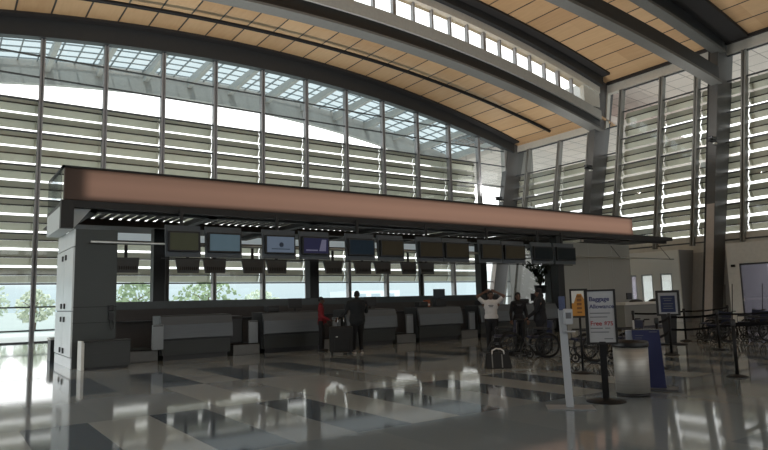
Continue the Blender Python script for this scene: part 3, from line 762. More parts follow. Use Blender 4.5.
# ------------------------------------------------------------------ displays
HOUS = mat('display_housing', lin((84, 91, 98)), .5)
def screen_mat(name, rgb, e): return mat(name, tuple(v * .9 for v in lin(rgb)), .35, 0, .1, 3, emit=e, spec=.12)
def make_display(label, w, sm):
    t = thing('flight_display', label, 'display', group='displays above the check-in counters')
    b = MB(); hw = w / 2 + .05
    b.hexa([(-hw, .0, 2.84), (hw, .0, 2.84), (hw, .06, 2.84), (-hw, .06, 2.84), (-hw, .08, 3.72), (hw, .08, 3.72), (hw, .14, 3.72), (-hw, .14, 3.72)]); b.build('housing', HOUS, t)
    b = MB(); b.bev(-w / 2, w / 2, -.07, .02, 2.98, 3.55, .015); b.build('bezel', BLACK, t)
    b = MB(); b.box(-w / 2 + .05, w / 2 - .05, -.074, -.069, 3.03, 3.50); b.build('screen', sm, t)
    return t
OL = screen_mat('screen_olive', (58, 60, 46), .5); OL2 = screen_mat('screen_dark_olive', (46, 41, 30), .45)
BG = screen_mat('screen_blue_grey', (74, 92, 102), .7); LB = screen_mat('screen_pale_blue', (88, 100, 116), .7)
PU = screen_mat('screen_indigo', (36, 36, 62), .6); NV = screen_mat('screen_navy', (22, 34, 44), .5); TE = screen_mat('screen_black_teal', (12, 18, 20), .3)
DX = [(4.98, 5.89, OL, 'a dim olive screen, leftmost of the front row'),
      (6.09, 7.11, BG, 'a plain blue-grey screen, second of the front row'),
      (7.83, 8.86, LB, 'pale blue screen with a small dark emblem, above the second counter'),
      (9.06, 10.06, PU, 'indigo screen with a white graphic, above the second counter'),
      (10.74, 11.8, NV, 'a dark navy screen, fifth of the front row'),
      (12.0, 13.01, OL2, 'a dark olive screen, sixth of the front row'),
      (13.66, 14.77, OL2, 'a dark olive screen, seventh of the front row'),
      (14.86, 16.03, OL2, 'a dark olive screen, eighth of the front row'),
      (16.65, 17.76, OL2, 'a dark olive screen, ninth of the front row'),
      (17.87, 19.06, OL2, 'a dark olive screen, tenth of the front row'),
      (19.53, 20.74, TE, 'a black screen, second from the right of the front row'),
      (20.93, 22.16, TE, 'a black screen at the right end of the front row')]
for k, (a, c2, sm, lb) in enumerate(DX):
    d = make_display('flight display with ' + lb, c2 - a - .04, sm); d.location = ((a + c2) / 2, 17.4, 0)
    if k == 2:
        b = MB(); b.ball((0, 0, 0), .075, (1, .04, 1), 14); b.build('emblem', mat('emblem_dark', lin((40, 56, 84)), .4), d, (.02, -.077, 3.26))
        b = MB(); b.box(-.3, .3, -.077, -.074, 3.12, 3.14); b.build('caption_line', NV, d)
    if k == 3:
        b = MB(); b.hexa([(.1, -.078, 3.1), (.34, -.078, 3.1), (.34, -.075, 3.1), (.1, -.075, 3.1), (.2, -.078, 3.46), (.36, -.078, 3.46), (.36, -.075, 3.46), (.2, -.075, 3.46)])
        b.build('graphic', screen_mat('screen_white_graphic', (100, 100, 122), .6), d)
        b = MB(); b.box(-.36, .05, -.078, -.075, 3.1, 3.14); b.build('caption_line', screen_mat('screen_white_graphic', (0, 0, 0), 0), d)
# rear row seen from behind, on the far side of the island
RX = [(5.97, 6.52), (8.3, 9.36), (9.54, 10.55), (11.32, 12.41), (12.57, 13.61), (15.71, 16.7), (17.49, 18.48), (18.8, 19.71), (20.44, 21.55), (21.76, 22.76)]
def make_rear(label):
    t = thing('rear_display', label, 'display', group='rear displays seen from behind')
    b = MB(); b.hexa([(-.46, -.05, 2.92), (.46, -.05, 2.92), (.46, .03, 2.92), (-.46, .03, 2.92), (-.54, .05, 3.56), (.54, .05, 3.56), (.54, .13, 3.56), (-.54, .13, 3.56)]); b.build('casing', mat('display_back', lin((80, 84, 88)), .5), t)
    b = MB()
    for k in range(9): b.box(-.36 + k * .09 - .012, -.36 + k * .09 + .012, -.05, -.035, 3.05, 3.2)
    b.build('vent', BLACK, t)
    b = MB(); b.box(-.06, .06, .06, .12, 3.55, 4.09); b.build('hanger', DKF, t)
    return t
r0 = None
WORDS = ['first', 'second', 'third', 'fourth', 'fifth', 'sixth', 'seventh', 'eighth', 'ninth', 'tenth']
for k, (a, c2) in enumerate(RX):
    lb = 'dark display seen from behind, %s from the left in the rear row' % WORDS[k]
    if r0 is None: r0 = make_rear(lb); r0.location = ((a + c2) / 2, 27.6, 0)
    else: dup(r0, ((a + c2) / 2, 27.6, 0), 0, lb)

# ------------------------------------------------------------------ potted tree
t = thing('potted_tree', 'potted tree with a spreading leafy top behind the right end counters', 'plant', (25.6, 22.4, 1.68))
b = MB(); b.lathe([(.2, 0), (.28, .02), (.34, .4), (.36, .42), (.3, .42), (.28, .36)], seg=18); b.build('pot', CHAR, t)
b = MB(); rnd = random.Random(5)
for k in range(9):
    a = k * 2.4; s = .2 + .5 * rnd.random()
    b.tube([(0, 0, .36), (math.cos(a) * s * .3, math.sin(a) * s * .3, .9), (math.cos(a) * s, math.sin(a) * s, 1.45)], [.03, .02, .008], 5)
b.build('stem', mat('twig', lin((60, 50, 40)), .8), t)
b = MB()
for k in range(330):
    u = rnd.random() * 2 * PI; zz = rnd.random(); rad = (.25 + .85 * zz ** 2.2) * rnd.random() ** .5
    c = Vector((math.cos(u) * rad, math.sin(u) * rad, .55 + 1.05 * zz + .08 * rnd.random()))
    n = Vector((rnd.uniform(-1, 1), rnd.uniform(-1, 1), rnd.uniform(-.5, 1))).normalized(); e = n.orthogonal().normalized(); f = n.cross(e); s = .085 * rnd.uniform(.7, 1.3)
    b.quad(c + e * s * 1.5, c + f * s * .6, c - e * s * 1.5, c - f * s * .6)
b.build('foliage', mat('leaf_dark', lin((48, 56, 40)), .6, 0, .4, 5), t)

# ------------------------------------------------------------------ signs, bin, sanitizer
CAM_YAW = math.atan2(-fwd.x, fwd.y)      # rotation about z that turns -y faces to the viewer
def lean_to(x, y): return -math.atan2(x, y)
SIGNW = mat('sign_white', lin((170, 172, 176)), .45, 0, .04)
INK = mat('ink_navy', lin((34, 40, 92)), .5); INKR = mat('ink_red', lin((150, 40, 38)), .5); INKK = mat('ink_grey', lin((96, 98, 104)), .5)
YAW1 = lean_to(7.8, 5.8) + .05
t = thing('sign_stand', 'black framed baggage sign with white poster on a pole beside the steel bin', 'sign', (7.83, 5.76, 0), YAW1)
b = MB(); b.lathe([(.27, 0), (.27, .012), (.1, .03), (.04, .05)], seg=30); b.build('base', BLACKM, t)
b = MB(); b.box(-.045, .045, -.02, .02, .04, .84); b.build('pole', BLACKM, t)
b = MB(); b.box(-.215, .215, -.025, .03, .80, .83); b.box(-.215, .215, -.025, .03, 1.56, 1.585); b.box(-.215, -.17, -.025, .03, .83, 1.56); b.box(.185, .215, -.025, .03, .83, 1.56); b.box(-.17, .185, .0, .03, .83, 1.56); b.build('frame', BLACK, t)
b = MB(); b.box(-.17, .185, -.012, -.002, .83, 1.56); pn = b.build('poster', SIGNW, t)
R90 = (PI / 2, 0, 0)
text_obj('lettering', 'Baggage', .088, INK, pn, (-.15, -.013, 1.42), R90)
text_obj('lettering', 'Allowance', .080, INK, pn, (-.15, -.013, 1.315), R90)
text_obj('lettering', 'Free', .088, INKR, pn, (-.15, -.013, 1.07), R90)
text_obj('lettering', '$75', .080, INKR, pn, (.04, -.013, 1.07), R90)
b = MB()
for z, x0, x1 in ((1.245, -.15, .13), (1.19, -.15, .09), (1.03, -.15, .02), (1.03, .05, .12), (.975, -.15, .1), (.88, .03, .15)): b.box(x0, x1, -.0135, -.012, z - .006, z + .006)
b.build('small_print', INKK, pn)
# hand sanitizer stand
t = thing('sanitizer_stand', 'slim white hand sanitizer stand with dispenser and drip tray', 'stand', (7.03, 5.76, 0), lean_to(7, 5.78) + .1)
SW = mat('sanitizer_white', lin((176, 180, 186)), .4, .1, .05)
b = MB(); b.bev(-.3, .32, -.2, .2, 0, .015, .006); b.build('base', mat('sanitizer_base', lin((130, 136, 142)), .4, .2), t)
b = MB(); b.hexa([(-.04, -.03, .012), (.055, -.03, .012), (.055, .04, .012), (-.04, .04, .012), (-.075, -.01, 1.33), (.02, -.01, 1.33), (.02, .06, 1.33), (-.075, .06, 1.33)]); b.build('pole', SW, t)
b = MB(); b.bev(-.068, .018, -.03, -.01, 1.31, 1.5, .008); b.build('label_plate', mat('label_blue', lin((70, 80, 112)), .4, 0, .3, 30), t)
b = MB(); b.bev(-.02, .1, -.14, -.02, 1.12, 1.33, .02); dsp = b.build('dispenser', SW, t)
b = MB(); b.box(.005, .075, -.146, -.139, 1.2, 1.28); b.build('window', INKK, dsp)
b = MB(); b.box(-.03, .12, -.16, -.03, 1.02, 1.032); b.box(-.03, .0, -.04, -.02, 1.0, 1.12); b.build('drip_tray', SW, t)
# orange poster stand
t = thing('poster_stand', 'orange poster with white top in a black frame on a pole behind the sanitizer', 'sign', (10.35, 8.1, 0), lean_to(10.35, 8.1))
b = MB(); b.lathe([(.22, 0), (.22, .012), (.08, .03), (.03, .05)], seg=26); b.build('base', BLACKM, t)
b = MB(); b.tube([(0, 0, .04), (0, 0, 1.2)], .022, 8); b.build('pole', BLACKM, t)
b = MB(); b.box(-.17, .17, -.02, .02, 1.07, 1.64); b.build('frame', BLACK, t)
b = MB(); b.box(-.135, .14, -.024, -.02, 1.11, 1.60); pn = b.build('poster', mat('poster_orange', lin((182, 126, 52)), .5, 0, .15, 8), t)
b = MB(); b.hexa([(-.135, -.028, 1.54), (.14, -.028, 1.54), (.14, -.025, 1.54), (-.135, -.025, 1.54), (-.135, -.028, 1.6), (.14, -.028, 1.6), (.14, -.025, 1.6), (-.135, -.025, 1.6)])
b.hexa([(-.135, -.028, 1.36), (-.10, -.028, 1.36), (-.1, -.025, 1.36), (-.135, -.025, 1.36), (-.135, -.028, 1.54), (-.03, -.028, 1.54), (-.03, -.025, 1.54), (-.135, -.025, 1.54)])
b.hexa([(.115, -.028, 1.4), (.14, -.028, 1.4), (.14, -.025, 1.4), (.115, -.025, 1.4), (.05, -.028, 1.54), (.14, -.028, 1.54), (.14, -.025, 1.54), (.05, -.025, 1.54)])
b.build('white_band', WHITE, pn)
b = MB()
for z, h in ((1.49, .05), (1.42, .06), (1.34, .05), (1.26, .04), (1.18, .03)): b.box(-.04, .05, -.029, -.025, z - h / 2, z + h / 2)
b.build('figure_marks', mat('poster_brown', lin((120, 78, 36)), .5), pn)
# steel bin
t = thing('trash_can', 'round brushed steel trash can with a black rim', 'trash can', (8.60, 5.84, 0))
b = MB(); b.lathe([(.238, 0), (.238, .05)], seg=36); b.build('base_ring', BLACK, t)
b = MB(); b.lathe([(.245, .05), (.25, .4), (.25, .72)], seg=40); b.build('body', BIN_ST, t)
b = MB(); b.lathe([(.262, .72), (.267, .74), (.262, .79), (.247, .805), (.15, .80), (.14, .76)], seg=40); b.build('rim', BLACK, t)
# blue board
t = thing('information_board', 'low dark blue information board leaning on a flat base behind the trash can', 'sign', (9.31, 5.95, 0), lean_to(9.4, 6) - .02)
BLU = mat('board_blue', lin((26, 34, 78)), .5, 0, .08, 4)
b = MB(); b.hexa([(-.22, -.1, .04), (.19, -.1, .04), (.19, -.06, .04), (-.22, -.06, .04), (-.27, .02, .93), (.14, .02, .93), (.14, .06, .93), (-.27, .06, .93)]); bd = b.build('board', BLU, t)
b = MB(); b.box(-.01, .11, .0, .016, .895, .905); b.box(-.22, -.1, .004, .012, .84, .848); b.box(-.22, -.12, -.002, .006, .80, .808); b.build('small_print', INKK, bd)
b = MB(); b.box(-.28, .15, .015, .065, .93, .945); b.build('top_trim', CHROME, t)
b = MB(); b.bev(-.3, .36, -.2, .25, 0, .03, .01); b.build('base', mat('board_base', lin((70, 74, 80)), .4), t)
b = MB(); b.bev(-.37, -.27, .1, .26, .03, .92, .01); b.build('side_box', mat('side_box_grey', lin((140, 145, 155)), .5), t)
b = MB(); b.tube([(-.24, .2, .03), (-.24, .2, 1.08)], .014, 8); b.build('rod', STEEL_L, t)
# information screen on pedestal
t = thing('information_kiosk', 'black pedestal kiosk with a blue panel in a white margin among the queue belts', 'kiosk', (17.95, 10.8, 0), lean_to(17.95, 10.8))
b = MB(); b.bev(-.45, .45, -.3, .3, 0, .03, .01); b.build('base', BLACKM, t)
b = MB(); b.hexa([(-.16, -.08, .03), (.16, -.08, .03), (.16, .08, .03), (-.16, .08, .03), (-.22, -.06, .86), (.22, -.06, .86), (.22, .06, .86), (-.22, .06, .86)]); b.build('pedestal', BLACK, t)
b = MB(); b.bev(-.33, .33, -.06, .06, .84, 1.6, .02); b.build('frame', BLACK, t)
b = MB(); b.box(-.26, .26, -.066, -.06, .9, 1.53); b.build('poster', mat('kiosk_white', lin((150, 152, 156)), .4), t)
b = MB(); b.box(-.2, .2, -.07, -.066, .95, 1.44); bp_ = b.build('blue_panel', mat('kiosk_blue', lin((22, 36, 76)), .4), t)
b = MB()
for z, w_ in ((1.36, .26), (1.3, .2), (1.2, .28), (1.13, .24), (1.06, .28)): b.box(-w_ / 2, w_ / 2, -.073, -.07, z - .012, z + .012)
b.build('small_print', INKK, bp_)

# ------------------------------------------------------------------ queue stanchions
BELT = mat('belt_black', (.004, .004, .005), .9, spec=.1)
def stanchion(x, y, label, to=None, zs=(.93,)):
    t = thing('stanchion', label, 'stanchion', (x, y, 0), 0, 'queue stanchions')
    b = MB(); b.lathe([(.18, 0), (.18, .012), (.13, .03), (.035, .05)], seg=24); b.build('base', BLACKM, t)
    b = MB(); b.tube([(0, 0, .04), (0, 0, .96)], .032, 12); b.build('pole', BLACKM, t)
    b = MB(); b.lathe([(.042, .9), (.045, .91), (.045, 1.0), (.03, 1.02)], seg=14); b.build('head', BLACK, t)
    if to:
        d = Vector((to[0] - x, to[1] - y, 0)); n = Vector((-d.y, d.x, 0)).normalized() * .003
        for z in zs:
            b = MB(); q = 8
            for k in range(q):
                L_ = d.length; a0, a1 = (.046 + (L_ - .095) * k / q) / L_, (.046 + (L_ - .095) * (k + 1) / q) / L_
                s0, s1 = -.10 * 4 * a0 * (1 - a0) * .4, -.10 * 4 * a1 * (1 - a1) * .4
                p0, p1 = d * a0, d * a1
                b.hexa([p0 - n + Vector((0, 0, z - .027 + s0)), p1 - n + Vector((0, 0, z - .027 + s1)), p1 + n + Vector((0, 0, z - .027 + s1)), p0 + n + Vector((0, 0, z - .027 + s0)),
                        p0 - n + Vector((0, 0, z + .027 + s0)), p1 - n + Vector((0, 0, z + .027 + s1)), p1 + n + Vector((0, 0, z + .027 + s1)), p0 + n + Vector((0, 0, z + .027 + s0))])
            b.build('belt', BELT, t)
    return t
SA = (17.2, 11.5); SB = (14.81, 8.91); SC = (19.39, 11.15); SE = (16.81, 8.76); SD = (11.67, 5.81); SF = (24.2, 12.2); SG = (21.0, 8.4); S0 = (12.0, 7.5); SH = (16.4, 5.2)
stanchion(*S0, 'black queue stanchion hidden behind the framed baggage sign', SB, (.93, .62))
stanchion(*SA, 'black queue stanchion left of the blue information kiosk', SC)
stanchion(*SB, 'black queue stanchion in front of the blue information kiosk', SE, (.93, .62))
stanchion(*SC, 'black queue stanchion just right of the blue information kiosk', SF)
stanchion(*SE, 'black queue stanchion in front of the parked wheelchairs on the right', SG, (.93, .62))
stanchion(*SD, 'nearest black queue stanchion, standing alone at the right', SH)
stanchion(*SF, 'black queue stanchion behind the parked wheelchairs at the right edge')
stanchion(*SG, 'black queue stanchion at the right edge beside the nearest wheelchairs')

# ------------------------------------------------------------------ wheelchairs
def make_wheelchair(label, group, seatm=NAVY, flag=False):
    t = thing('wheelchair', label, 'wheelchair', group=group)       # faces +x
    for s in (-1, 1):
        b = MB(); b.ring((-.12, s * .3, .31), .285, .027, 'y', 30, 8); b.ring((-.12, s * .34, .31), .25, .008, 'y', 24, 5)
        wl = b.build('wheel', RUBBER, t)
        b = MB()
        for k in range(10):
            a = k * 2 * PI / 10; b.tube([(-.12, s * .3, .31), (-.12 + .28 * math.cos(a), s * .3, .31 + .28 * math.sin(a))], .009, 5)
        b.tube([(-.12, s * .27, .31), (-.12, s * .33, .31)], .03, 10); b.build('spokes', mat('spoke_grey', lin((70, 70, 72)), .4, .5), wl)
        b = MB(); b.ring((.32, s * .25, .1), .085, .02, 'y', 18, 6); b.tube([(.32, s * .25 - .02, .1), (.32, s * .25 + .02, .1)], .03, 8); b.tube([(.32, s * .25, .1), (.28, s * .25, .34)], .014, 6); b.build('caster', RUBBER, t)
        b = MB(); b.bev(-.2, .2, s * .27 - .03, s * .27 + .03, .70, .735, .01); b.build('armrest', BLACK, t)
        b = MB(); b.tube([(.3, s * .2, .42), (.42, s * .2, .2), (.46, s * .2, .1)], .013, 6); b.box(.42, .6, s * .2 - .09, s * .2 + .09, .09, .105); b.build('footrest', STEEL_D, t)
        b = MB(); b.tube([(-.3, s * .25, .86), (-.32, s * .25, .92), (-.44, s * .25, .92)], .016, 7); b.build('push_handle', RUBBER, t)
    b = MB()
    for s in (-1, 1):
        b.tube([(-.24, s * .25, .12), (-.3, s * .25, .88)], .014, 7); b.tube([(-.24, s * .25, .48), (.3, s * .25, .48), (.32, s * .2, .4)], .014, 7)
        b.tube([(-.12, s * .25, .31), (.28, s * .25, .3)], .014, 7); b.tube([(.22, s * .27, .48), (.22, s * .27, .7), (-.26, s * .27, .7)], .012, 7)
    b.tube([(-.12, -.3, .31), (-.12, .3, .31)], .014, 7); b.tube([(.1, -.25, .3), (-.05, .25, .48)], .01, 6); b.tube([(.1, .25, .3), (-.05, -.25, .48)], .01, 6)
    b.build('frame', mat('chair_frame', lin((88, 88, 90)), .35, .7), t)
    b = MB(); b.bev(-.25, .26, -.24, .24, .48, .53, .02); b.build('seat', seatm, t)
    b = MB(); b.hexa([(-.28, -.24, .52), (-.24, -.24, .52), (-.24, .24, .52), (-.28, .24, .52), (-.33, -.24, .9), (-.29, -.24, .9), (-.29, .24, .9), (-.33, .24, .9)]); b.build('backrest', seatm, t)
    if flag:
        b = MB(); b.tube([(-.3, .22, .3), (-.42, .22, 1.75)], .012, 6); b.build('flag_pole', BLACKM, t)
    return t
gA = 'wheelchairs in the middle of the hall'
wA = make_wheelchair('black wheelchair in the middle, before the person in the dark hooded jacket', gA); wA.location = (12.4, 10.98, 0); wA.rotation_euler = (0, 0, PI * .81)
dup(wA, (12.29, 9.52, 0), PI * .81, 'navy wheelchair standing behind the hand sanitizer stand', gA)
dup(wA, (13.25, 9.05, 0), PI * .81, 'navy wheelchair partly hidden behind the framed baggage sign', gA)
dup(wA, (12.25, 12.03, 0), PI * .78, 'black wheelchair just right of the woman in white, left of the other chairs', gA)
gB = 'wheelchairs parked at the right'
wB = make_wheelchair('parked wheelchair with a tall pole, leftmost of the right-hand row', gB, flag=True); wB.location = (19.6, 10.2, 0); wB.rotation_euler = (0, 0, PI * .82)
dup(wB, (20.55, 9.5, 0), PI * .82, 'parked wheelchair with a tall pole, front one at the right edge of the picture', gB)
dup(wB, (20.75, 11.0, 0), PI * .82, 'parked wheelchair of the back row, behind the leftmost one of the right group', gB)
dup(wB, (21.75, 10.3, 0), PI * .82, 'parked wheelchair of the back row at the right edge of the picture', gB)

# ------------------------------------------------------------------ people
def fuse(bm_owner, name, m_, parent, voxel):
    bmesh.ops.recalc_face_normals(bm_owner.bm, faces=bm_owner.bm.faces[:])
    me = bpy.data.meshes.new(name + '_raw'); bm_owner.bm.to_mesh(me); bm_owner.bm.free()
    o = bpy.data.objects.new(name + '_raw', me); COL.objects.link(o)
    md = o.modifiers.new('r', 'REMESH'); md.mode = 'VOXEL'; md.voxel_size = voxel; md.use_smooth_shade = True
    sm = o.modifiers.new('s', 'SMOOTH'); sm.factor = .5; sm.iterations = 2
    dg = bpy.context.evaluated_depsgraph_get(); dg.update()
    me2 = bpy.data.meshes.new_from_object(o.evaluated_get(dg)); bpy.data.objects.remove(o); bpy.data.meshes.remove(me)
    me2.name = name; me2.materials.clear(); me2.materials.append(m_)
    for p in me2.polygons: p.use_smooth = True; p.material_index = 0
    q = bpy.data.objects.new(name, me2); COL.objects.link(q); q.parent = parent
    return q
SKIN = mat('skin_brown', lin((98, 70, 57)), .6); SKIN2 = mat('skin_dark', lin((74, 52, 42)), .6)
def person(label, loc, rz, H=1.72, arms=None, legs=None, skin=SKIN, top=('jacket', (40, 40, 44)), bottom=(28, 28, 32), shoes=(30, 30, 32), sole=None, hair=('short', (18, 15, 14)), head_turn=0.0, slim=1.0, chest_print=False, sleeves='long', look_down=0.0):
    t = thing('person', label, 'person', loc, rz)
    k = H / 1.75
    V = lambda x, y, z: Vector((x * k, y * k, z * k))
    sh = {1: V(.18 * slim, 0, 1.43), -1: V(-.18 * slim, 0, 1.43)}
    arms = arms or {1: ((.24, -.02, 1.13), (.25, .1, .9)), -1: ((-.24, -.02, 1.13), (-.25, .1, .9))}
    legs = legs or {1: ((.095, .02, .5), (.10, -.02, .085)), -1: ((-.095, .03, .5), (-.10, .02, .085))}
    hip = {1: V(.09, 0, .93), -1: V(-.09, 0, .93)}
    Hd = V(0, .02, 1.635)
    b = MB()
    # torso and neck
    b.ball(V(0, 0, 1.0), .155 * k * slim, (1.05, .72, .85)); b.ball(V(0, 0, 1.17), .14 * k * slim, (1.0, .72, 1.2)); b.ball(V(0, .0, 1.34), .165 * k * slim, (1.08, .68, .95))
    b.cap(sh[-1] * .95, sh[1] * .95, .062 * k, .062 * k); b.cap(V(0, 0, 1.40), V(0, .01, 1.56), .058 * k, .05 * k)
    # head: skull, jaw, nose, ears
    hr = Matrix.Rotation(head_turn, 3, 'Z') @ Matrix.Rotation(-look_down, 3, 'X')
    hp = lambda x, y, z: Hd + hr @ V(x, y, z)
    b.ball(hp(0, -.012, .02), .098 * k, (.8, 1.0, .98), rot=hr); b.ball(hp(0, .025, -.05), .07 * k, (.8, .85, .95), rot=hr)
    b.cap(hp(0, .088, .01), hp(0, .105, -.022), .009 * k, .014 * k, 8)
    for s in (-1, 1): b.ball(hp(s * .08, -.005, -.005), .028 * k, (.4, .7, 1.1), 8)
    for s in (-1, 1):
        e, w = V(*arms[s][0]), V(*arms[s][1])
        b.cap(sh[s], e, .05 * k, .04 * k); b.cap(e, w, .04 * k, .028 * k)
        d = (w - e).normalized(); side = d.cross(Vector((0, 1, .2))).normalized() * s
        if side.length < .1: side = Vector((s, 0, 0))
        up = side.cross(d).normalized()
        pc = w + d * .06 * k
        for j in range(4):
            o_ = side * (.030 - .02 * j) * k
            b.cap(w + d * .01 * k + o_ * .6, w + d * .085 * k + o_, .015 * k, .014 * k, 8)
            kn = w + d * .09 * k + o_; ln = (.034, .042, .044, .036)[j] * k
            p1 = kn + d * ln * .95 + up * .012 * k; p2 = p1 + d * ln * .6 + up * .022 * k
            b.cap(kn, p1, .0095 * k, .0088 * k, 8); b.cap(p1, p2, .0088 * k, .0075 * k, 8)
        th = w + d * .03 * k + side * .035 * k
        b.cap(w + d * .02 * k, th, .015 * k, .013 * k, 8); b.cap(th, th + d * .045 * k + side * .022 * k, .011 * k, .009 * k, 8); b.cap(th + d * .045 * k + side * .022 * k, th + d * .07 * k + side * .022 * k, .0095 * k, .008 * k, 8)
        kn, an = V(*legs[s][0]), V(*legs[s][1])
        b.cap(hip[s], kn, .085 * k * slim, .055 * k); b.cap(kn, an, .055 * k, .036 * k)
        b.cap(an + V(0, -.02, -.045), an + V(s * .01, .14, -.05), .035 * k, .03 * k)
    fuse(b, 'body', skin, t, .009)
    # eyes and mouth
    for s in (-1, 1):
        b = MB(); b.ball(hp(s * .032, .079, .012), .011 * k, seg=8); b.build('eye', mat('eye_dark', (.01, .008, .008), .2), t)
    b = MB(); b.ball(hp(0, .084, -.062), .024 * k, (1, .3, .22), 8); b.build('mouth', mat('lip', lin((110, 60, 56)), .5), t)
    # clothing
    tm = mat('cloth_%d_%d_%d' % top[1], lin(top[1]), .85, 0, .15, 12)
    b = MB()
    b.ball(V(0, 0, 1.0), .172 * k * slim, (1.05, .78, .95)); b.ball(V(0, 0, 1.17), .158 * k * slim, (1.02, .78, 1.25)); b.ball(V(0, 0, 1.33), .180 * k * slim, (1.08, .72, .95)); b.cap(V(-.15 * slim, 0, 1.425), V(.15 * slim, 0, 1.425), .075 * k, .075 * k)
    for s in (-1, 1):
        e, w = V(*arms[s][0]), V(*arms[s][1])
        if sleeves == 'long': b.cap(sh[s], e, .068 * k, .056 * k); b.cap(e, e.lerp(w, .93), .056 * k, .042 * k)
        else: b.cap(sh[s], sh[s].lerp(e, .62), .066 * k, .06 * k)
    if top[0] == 'jacket': b.ball(V(0, 0, .92), .18 * k * slim, (1.02, .8, .7)); b.cap(V(0, -.01, 1.47), V(0, -.005, 1.51), .075 * k, .068 * k)
    sh_o = fuse(b, top[0], tm, t, .014)
    if chest_print:
        for z, w_ in ((1.30, .07), (1.265, .05)):
            b = MB(); b.box(-w_, w_, .118 * k, .16 * k, z - .01, z + .01); b.build('chest_print', mat('print_grey', lin((70, 70, 76)), .7), sh_o)
    bm_ = mat('cloth_%d_%d_%d' % bottom, lin(bottom), .85, 0, .15, 12)
    b = MB(); b.ball(V(0, 0, .95), .17 * k * slim, (1.02, .78, .75))
    for s in (-1, 1):
        kn, an = V(*legs[s][0]), V(*legs[s][1])
        b.cap(hip[s], kn, .102 * k * slim, .074 * k); b.cap(kn, an.lerp(kn, .06), .074 * k, .06 * k)
    fuse(b, 'trousers', bm_, t, .014)
    for s in (-1, 1):
        an = V(*legs[s][1]); b = MB(); b.cap(an + V(0, -.035, -.04), an + V(s * .012, .15, -.05), .045 * k, .037 * k); b.ball(an + V(0, -.01, -.01), .045 * k, (1, 1, .9)); so = fuse(b, 'shoe', mat('shoe_%d_%d_%d' % shoes, lin(shoes), .6), t, .009)
        if sole:
            b = MB(); b.bev(an.x - .045, an.x + .05, an.y - .085, an.y + .2, an.z - .09 * k, an.z - .06 * k, .012); b.build('sole', mat('sole_white', lin(sole), .6), so)
    hm = mat('hair_%d_%d_%d' % hair[1], lin(hair[1]), .7, 0, .3, 30)
    b = MB(); b.ball(hp(0, -.022, .04), .104 * k, (.84, .98, .92), rot=hr)
    if hair[0] == 'long':
        b.ball(hp(0, -.07, -.05), .085 * k, (1.05, .6, 1.3)); b.cap(hp(0, -.085, -.1), V(0, -.1, 1.36), .075 * k, .055 * k)
    if hair[0] == 'hood':
        b.ball(hp(0, -.06, -.07), .1 * k, (1.15, .8, 1.0))
    fuse(b, 'hair' if hair[0] != 'hood' else 'hood', hm, t, .01)
    return t
# man at the third counter, seen from behind, one hand on his suitcase
person('man in dark clothes seen from behind at the third counter, hand on a suitcase', (10.15, 15.95, 0), -.35, 1.8,
       arms={1: ((.30, .12, 1.16), (.26, .36, 1.2)), -1: ((-.34, -.02, 1.15), (-.52, .04, 1.0))},
       top=('jacket', (24, 28, 31)), bottom=(15, 16, 19), shoes=(120, 116, 112), sole=(190, 186, 180), skin=SKIN2, slim=1.32, hair=('short', (14, 12, 12)))
person('person in a red jacket standing between the second and third counters', (10.62, 18.1, 0), -2.2, 1.66,
       top=('jacket', (120, 26, 36)), bottom=(20, 20, 24), skin=SKIN2, slim=.85, arms={1: ((.22, .06, 1.12), (.18, .28, 1.02)), -1: ((-.22, -.02, 1.12), (-.2, .14, .92))}).location = (9.68, 17.3, 0)
person('woman in a white printed shirt and black trousers raising both arms to her hair', (12.56, 12.81, 0), PI - .75, 1.70,
       arms={1: ((.38, .04, 1.60), (.15, -.02, 1.72)), -1: ((-.38, .04, 1.60), (-.15, -.02, 1.72))},
       top=('shirt', (196, 192, 190)), bottom=(18, 18, 21), sleeves='short', chest_print=True, hair=('long', (30, 20, 16)), head_turn=.15, slim=1.12)
person('person in black with a grey printed top standing right of the woman in white', (13.85, 13.0, 0), PI - .6, 1.64,
       top=('jacket', (22, 22, 26)), bottom=(18, 18, 22), hair=('long', (16, 13, 12)), slim=.95, chest_print=True)
person('person in a dark hooded jacket standing behind the middle wheelchair', (13.35, 11.75, 0), .7, 1.72,
       top=('jacket', (24, 24, 28)), bottom=(22, 22, 26), hair=('hood', (22, 22, 26)), slim=1.32,
       arms={1: ((.27, .1, 1.15), (.2, .32, .98)), -1: ((-.27, .1, 1.15), (-.2, .32, .98))})
# suitcase
t = thing('suitcase', 'large black upright suitcase with raised chrome handle beside the man', 'suitcase', (9.55, 15.9, 0), -.5)
b = MB(); b.bev(-.34, .34, -.17, .17, .06, .80, .05); sc_ = b.build('shell', mat('suitcase_fabric', lin((13, 13, 14)), .7, 0, .2, 30), t)
b = MB(); b.bev(-.2, .2, -.20, -.165, .12, .45, .02); b.build('front_pocket', mat('suitcase_fabric', (0, 0, 0)), t)
b = MB(); b.box(-.16, -.10, -.21, -.2, .5, .52); b.build('tag', WHITE, t)
b = MB(); b.tube([(-.09, .12, .8), (-.09, .12, 1.08)], .011, 8); b.tube([(.09, .12, .8), (.09, .12, 1.08)], .011, 8); b.build('handle_rods', CHROME, t)
b = MB(); b.tube([(-.1, .12, 1.08), (.1, .12, 1.08)], .017, 8); b.build('grip', BLACK, t)
for x in (-.27, .27):
    for y in (-.13, .13):
        b = MB(); b.ring((x, y, .035), .022, .013, 'y', 14, 6); b.box(x - .01, x + .01, y - .012, y + .012, .035, .07); b.build('wheel', RUBBER, t)
